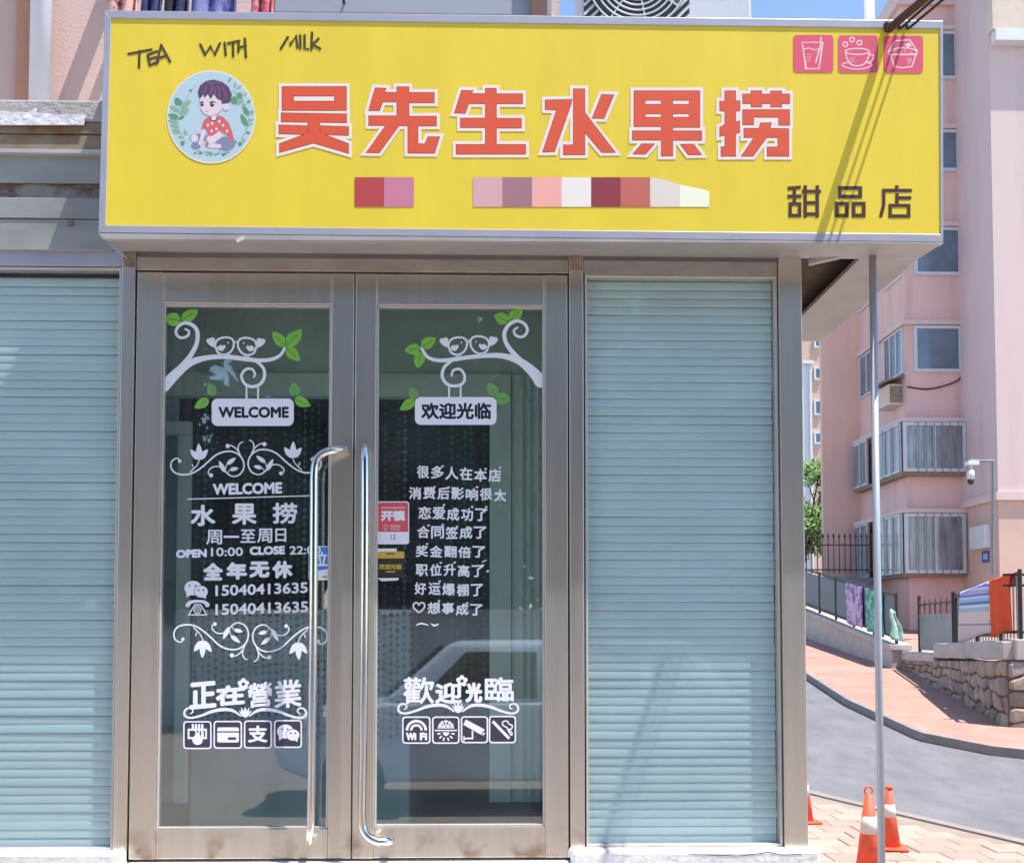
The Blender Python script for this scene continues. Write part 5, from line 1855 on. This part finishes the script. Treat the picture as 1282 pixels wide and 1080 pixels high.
rg2 = thing('wall_railing', 'black picket railing on top of the stone wall', 'railing', tuple(wp(wl(1230), 1.47, -.2)))
r0, r1 = wl(1183), 1.0
zt_r = lambda t: 2.30 + (2.56 - 2.30) * (t - r0) / (r1 - r0)
n_ = 22
for i in range(n_ + 1):
    t = r0 + (r1 - r0) * i / n_
    big = i in (0, 8, 16, 22)
    MB().tube([wp(t, 1.44, -.2), wp(t, zt_r(t) + (.05 if big else 0), -.2)], .03 if big else .011, 6).build('post' if big else 'picket', M_IRON if big else M_GREYIRON, rg2)
MB().beam(wp(r0, zt_r(r0), -.2), wp(r1, zt_r(r1), -.2), .05, .04).build('top_rail', M_IRON, rg2)
MB().beam(wp(r0, zt_r(r0) - .72, -.2), wp(r1, zt_r(r1) - .86, -.2), .03, .03).build('bottom_rail', M_IRON, rg2)
for i in range(1, 14):
    t = i / 13
    MB().tube([rp(t, 1.56, -.25), rp(t, 2.56, -.25)], .03 if i % 5 == 0 else .011, 6).build('post' if i % 5 == 0 else 'picket', M_IRON, rg2)
for z_ in (2.54, 2.38, 1.68):
    MB().beam(rp(0.01, z_, -.25), rp(1, z_, -.25), .04, .035).build('top_rail', M_IRON, rg2)


def stripe_mat():
    m = mat('striped_towel', (0.7, 0.6, 0.6), 0.95)
    t = m.node_tree
    b = t.nodes['Principled BSDF']
    g = t.nodes.new('ShaderNodeNewGeometry')
    sp = t.nodes.new('ShaderNodeSeparateXYZ')
    mr = t.nodes.new('ShaderNodeMapRange')
    mr.inputs[1].default_value = 1.70
    mr.inputs[2].default_value = 2.62
    r = t.nodes.new('ShaderNodeValToRGB')
    r.color_ramp.interpolation = 'CONSTANT'
    cols = [(0, (0.66, 0.52, 0.50)), (.10, (0.30, 0.26, 0.34)), (.13, (0.68, 0.54, 0.52)), (.34, (0.34, 0.50, 0.52)), (.42, (0.62, 0.66, 0.70)), (.47, (0.10, 0.20, 0.50)), (.52, (0.30, 0.50, 0.66)),
            (.58, (0.60, 0.62, 0.72)), (.62, (0.16, 0.20, 0.55)), (.66, (0.46, 0.40, 0.66)), (.73, (0.66, 0.62, 0.74)), (.77, (0.20, 0.22, 0.58)), (.81, (0.50, 0.42, 0.68)), (.90, (0.72, 0.66, 0.76))]
    for i, (p, c) in enumerate(cols):
        e = r.color_ramp.elements[i] if i < 2 else r.color_ramp.elements.new(p)
        e.position = p
        e.color = (*c, 1)
    t.links.new(g.outputs['Position'], sp.inputs[0])
    t.links.new(sp.outputs['Z'], mr.inputs[0])
    t.links.new(mr.outputs[0], r.inputs[0])
    t.links.new(r.outputs[0], b.inputs['Base Color'])
    return m


def wall_towel(label, p0, p1, drop, material, seed):
    ta, tb = wl(p0), min(wl(p1), 0.999)
    ph = seed * 1.7

    def pf(u, v):
        t = ta + (tb - ta) * u
        zt__ = zt_r(t) + .05
        if v < .12:
            k = v / .12
            q = wp(t, zt__ - .2 * (1 - k), -.24 + .02 * k)
            return q
        k = (v - .12) / .88
        return wp(t + .004 * math.sin(4 * k + ph), zt__ - drop * k - .03 * math.sin(3 * u + ph) * k, -.16 + .03 * math.sin(u * 9 + ph) * k)
    return cloth('towel', label, pf, 16, 14, material, .012)


wall_towel('striped blue and pink towel hung over the railing on the stone wall', 1191, 1226, .86, stripe_mat(), 1)
wall_towel('bright orange towel at the corner of the stone wall railing', 1228, 1253, .92, mat('orange_towel', (0.72, 0.075, 0.012), 0.95, var=0.08, scale=8), 2)


# ------------------------------------------------------------------ traffic cones
def cone(label, px, py, hgt, ring=False, rot=0.1):
    d_ = 1.7 * FPX / (py - 790.0)
    p = atd(px, py, d_)
    c = thing('traffic_cone', label, 'traffic cone', (p.x, p.y, gz(p.y)), 'traffic cones by the kerb')
    s = hgt / 0.7
    ox, oy, oz = p.x, p.y, gz(p.y)
    b = 0.19 * s
    base = MB()
    base.extr([Vector((ox, oy, oz)) + Matrix.Rotation(rot, 3, 'Z') @ Vector(q) for q in ((-b, -b, 0.002), (b, -b, 0.002), (b, b, 0.002), (-b, b, 0.002))], (0, 0, .035 * s))
    base.build('base', M_ORANGE, c, bevel=.012)
    rad = lambda t: (.12 * (1 - t) + .035 * t) * s
    z = lambda t: oz + .035 * s + (hgt - .035 * s) * t

    def fr(nm, t0, t1, m_, g=0.0):
        MB().tube([(ox, oy, z(t0)), (ox, oy, z(t1))], [rad(t0) + g, rad(t1) + g], 20, cap=True).build(nm, m_, c, smooth=True)
    fr('body', 0.001, 1.0, M_ORANGE)
    fr('white_band', .50, .72, M_CONEW, .002)
    if ring:
        MB().tube([(ox + .028 * math.cos(i * .5236), oy, z(1.0) + .022 + .028 * math.sin(i * .5236)) for i in range(13)], .007, 6, cap=False).build('ring', M_ORANGE, c, smooth=True)
    else:
        MB().tube([(ox, oy, z(.985)), (ox, oy, z(1.03))], [rad(1) + .006, rad(1) + .002], 16).build('cap', M_ORANGE, c, smooth=True)


cone('orange and white cone partly hidden behind the shop corner post', 1007, 1029, .46)
cone('tallest orange and white cone with a ring on top, left of the grey pole', 1089, 1096, .57, True, .3)
cone('orange and white cone directly right of the grey pole', 1114, 1062, .475, False, -.2)

# ------------------------------------------------------------------ across the street behind the viewer (seen mirrored in the glass)
car = thing('parked_car', 'white parked car mirrored in the right glass door', 'car', (1.2, -7.1, 0))
cy0, cy1 = -7.75, -6.05
prof = [(-1.95, .42), (-2.0, .70), (-1.85, .88), (-1.05, 1.0), (-.95, 1.03), (2.45, 1.05), (2.62, .95), (2.66, .45), (2.3, .28), (-1.6, .28)]
MB().extr([(x, cy0, z) for x, z in prof], (0, cy1 - cy0, 0)).build('body', M_CARW, car, bevel=.07, seg=3, smooth=True)
cab = MB()
lo = [(-1.0, 1.0), (2.42, 1.0)]
hi_ = [(-.32, 1.60), (2.0, 1.62)]
ins = .16
cab.hexa([(lo[0][0], cy0 + .03, 1.0), (lo[1][0], cy0 + .03, 1.0), (lo[1][0], cy1 - .03, 1.0), (lo[0][0], cy1 - .03, 1.0),
          (hi_[0][0], cy0 + ins, 1.60), (hi_[1][0], cy0 + ins, 1.62), (hi_[1][0], cy1 - ins, 1.62), (hi_[0][0], cy1 - ins, 1.60)])
cab.build('cabin', M_CARW, car, bevel=.08, seg=3, smooth=True)


def cw(pts):
    """side window panel lying on the sloping cabin side"""
    out = []
    for x, z in pts:
        k = (z - 1.0) / .61
        out.append((x, cy1 - .03 - (ins - .03) * k + .006, z))
    MB().extr(out, (0, -.02, 0)).build('side_window', M_CARG, car)


cw([(-.62, 1.06), (.5, 1.06), (.5, 1.50), (-.18, 1.50)])
cw([(.60, 1.06), (1.5, 1.06), (1.5, 1.50), (.60, 1.50)])
cw([(1.6, 1.06), (2.2, 1.08), (1.95, 1.48), (1.6, 1.50)])
MB().extr([(-.93, cy0 + .15, 1.07), (-.93, cy1 - .15, 1.07), (-.40, cy1 - .24, 1.54), (-.40, cy0 + .24, 1.54)], (-.03, 0, .03)).build('windscreen', M_CARG, car)
for x in (-1.25, 1.75):
    for y in (cy0 + .09, cy1 - .10):
        wh = MB().tube([(x, y - .1, .31), (x, y + .11, .31)], .31, 24).build('wheel', M_TYRE, car)
        MB().tube([(x, y - .105, .31), (x, y + .116, .31)], .19, 16).build('rim', M_STEEL2, wh)
for y in (cy0 + .3, cy1 - .3):
    MB().box(-2.0, -1.88, y - .18, y + .18, .68, .80).build('headlight', M_WHITEM, car, bevel=.02)
MB().box(-.62, -.40, cy1 - .03, cy1 + .12, 1.06, 1.2).build('wing_mirror', M_CARW, car, bevel=.03)
for x in (.1, 1.1):
    MB().box(x, x + .16, cy1 - .0, cy1 + .03, .86, .90).build('door_handle', M_CARW, car, bevel=.006)

for i, (x, y, h, s, lab) in enumerate(((-6.5, -19.0, 11.5, 3.8, 'leafy tree across the road mirrored at the left of the glass'),
                                       (-2.2, -20.0, 12.5, 4.0, 'leafy tree across the road mirrored in the left glass door'),
                                       (2.6, -19.4, 12.0, 3.9, 'leafy tree across the road mirrored in the right glass door'),
                                       (7.4, -20.2, 11.6, 3.8, 'leafy tree across the road mirrored in the right window'),
                                       (-4.4, -22.5, 13.0, 4.2, 'tall leafy tree added behind the mirrored row to fill a sky gap at left'),  # added to close the sky gap between the mirrored crowns
                                       (5.2, -22.8, 13.2, 4.2, 'tall leafy tree added behind the mirrored row to fill a sky gap at right'),  # added to keep sky out of the right window's reflection
                                       (11.8, -21.0, 12.2, 4.0, 'leafy tree across the road, farthest right in the mirrored row'),
                                       (-11.5, -20.5, 12.2, 4.0, 'leafy tree across the road, farthest left in the mirrored row'))):
    tree('street_tree', lab, (x, y, -.1), h, s, 15000, .24, M_LEAFD, 20 + i, 'trees across the road', .16)

gw = thing('backdrop_wall', 'long grey wall added across the road to close the bright gap in the mirrored view', 'wall', (0, -16.2, 0))  # added to block the bright strip below the tree crowns
MB().box(-24, 24, -16.4, -16.1, -.1, 2.0).build('wall_body', mat('grey_render', (0.42, 0.44, 0.46), 0.9, var=0.15, scale=1.0, stretch=(1, 1, .5)), gw)
for i in range(12):
    MB().box(-24 + i * 4.0, -20.01 + i * 4.0, -16.46, -16.04, 2.001, 2.1).build('coping_slab', M_CONC, gw, bevel=.01)

# small wear: paint smears at the post feet, crack in the plinth, loose wires under the canopy
M_SMEAR = mat('paint_smear', (0.74, 0.72, 0.71), 0.85, var=0.1)
for y_, pts in ((-0.0126, [(135, 1073), (137, 1063), (141, 1066), (146, 1061), (149, 1064), (153, 1058), (156, 1062), (155, 1073)]),
                (-0.0126, [(711, 1073), (712, 1062), (716, 1058), (722, 1060), (727, 1056), (729, 1066), (729, 1073)])):
    f = Flat(y_)
    f.poly(pts)
    f.build('paint_smear', [M_SMEAR], shop)
f = Flat(-0.0712)
f.stroke([(862, 1069, .8), (900, 1070, 1.1), (925, 1071, .7), (950, 1068, 1.0), (962, 1066, 1.3), (980, 1070, .8), (1004, 1069, .6)], smooth=False)
f.build('plinth_crack', [M_GAP], shop)
for c_, pts in (((0.50, 0.05, 0.03), [(1024, 326), (1034, 322), (1045, 324), (1056, 321), (1064, 323)]), ((0.04, 0.06, 0.20), [(1020, 322), (1032, 325), (1044, 321), (1058, 324)])):
    MB().tube(smooth_path([at(a, b, 0.03 + .02 * k) for k, (a, b) in enumerate(pts)]), .004, 6).build('loose_wire', mat('wire_sheath', c_, 0.5), canopy, smooth=True)
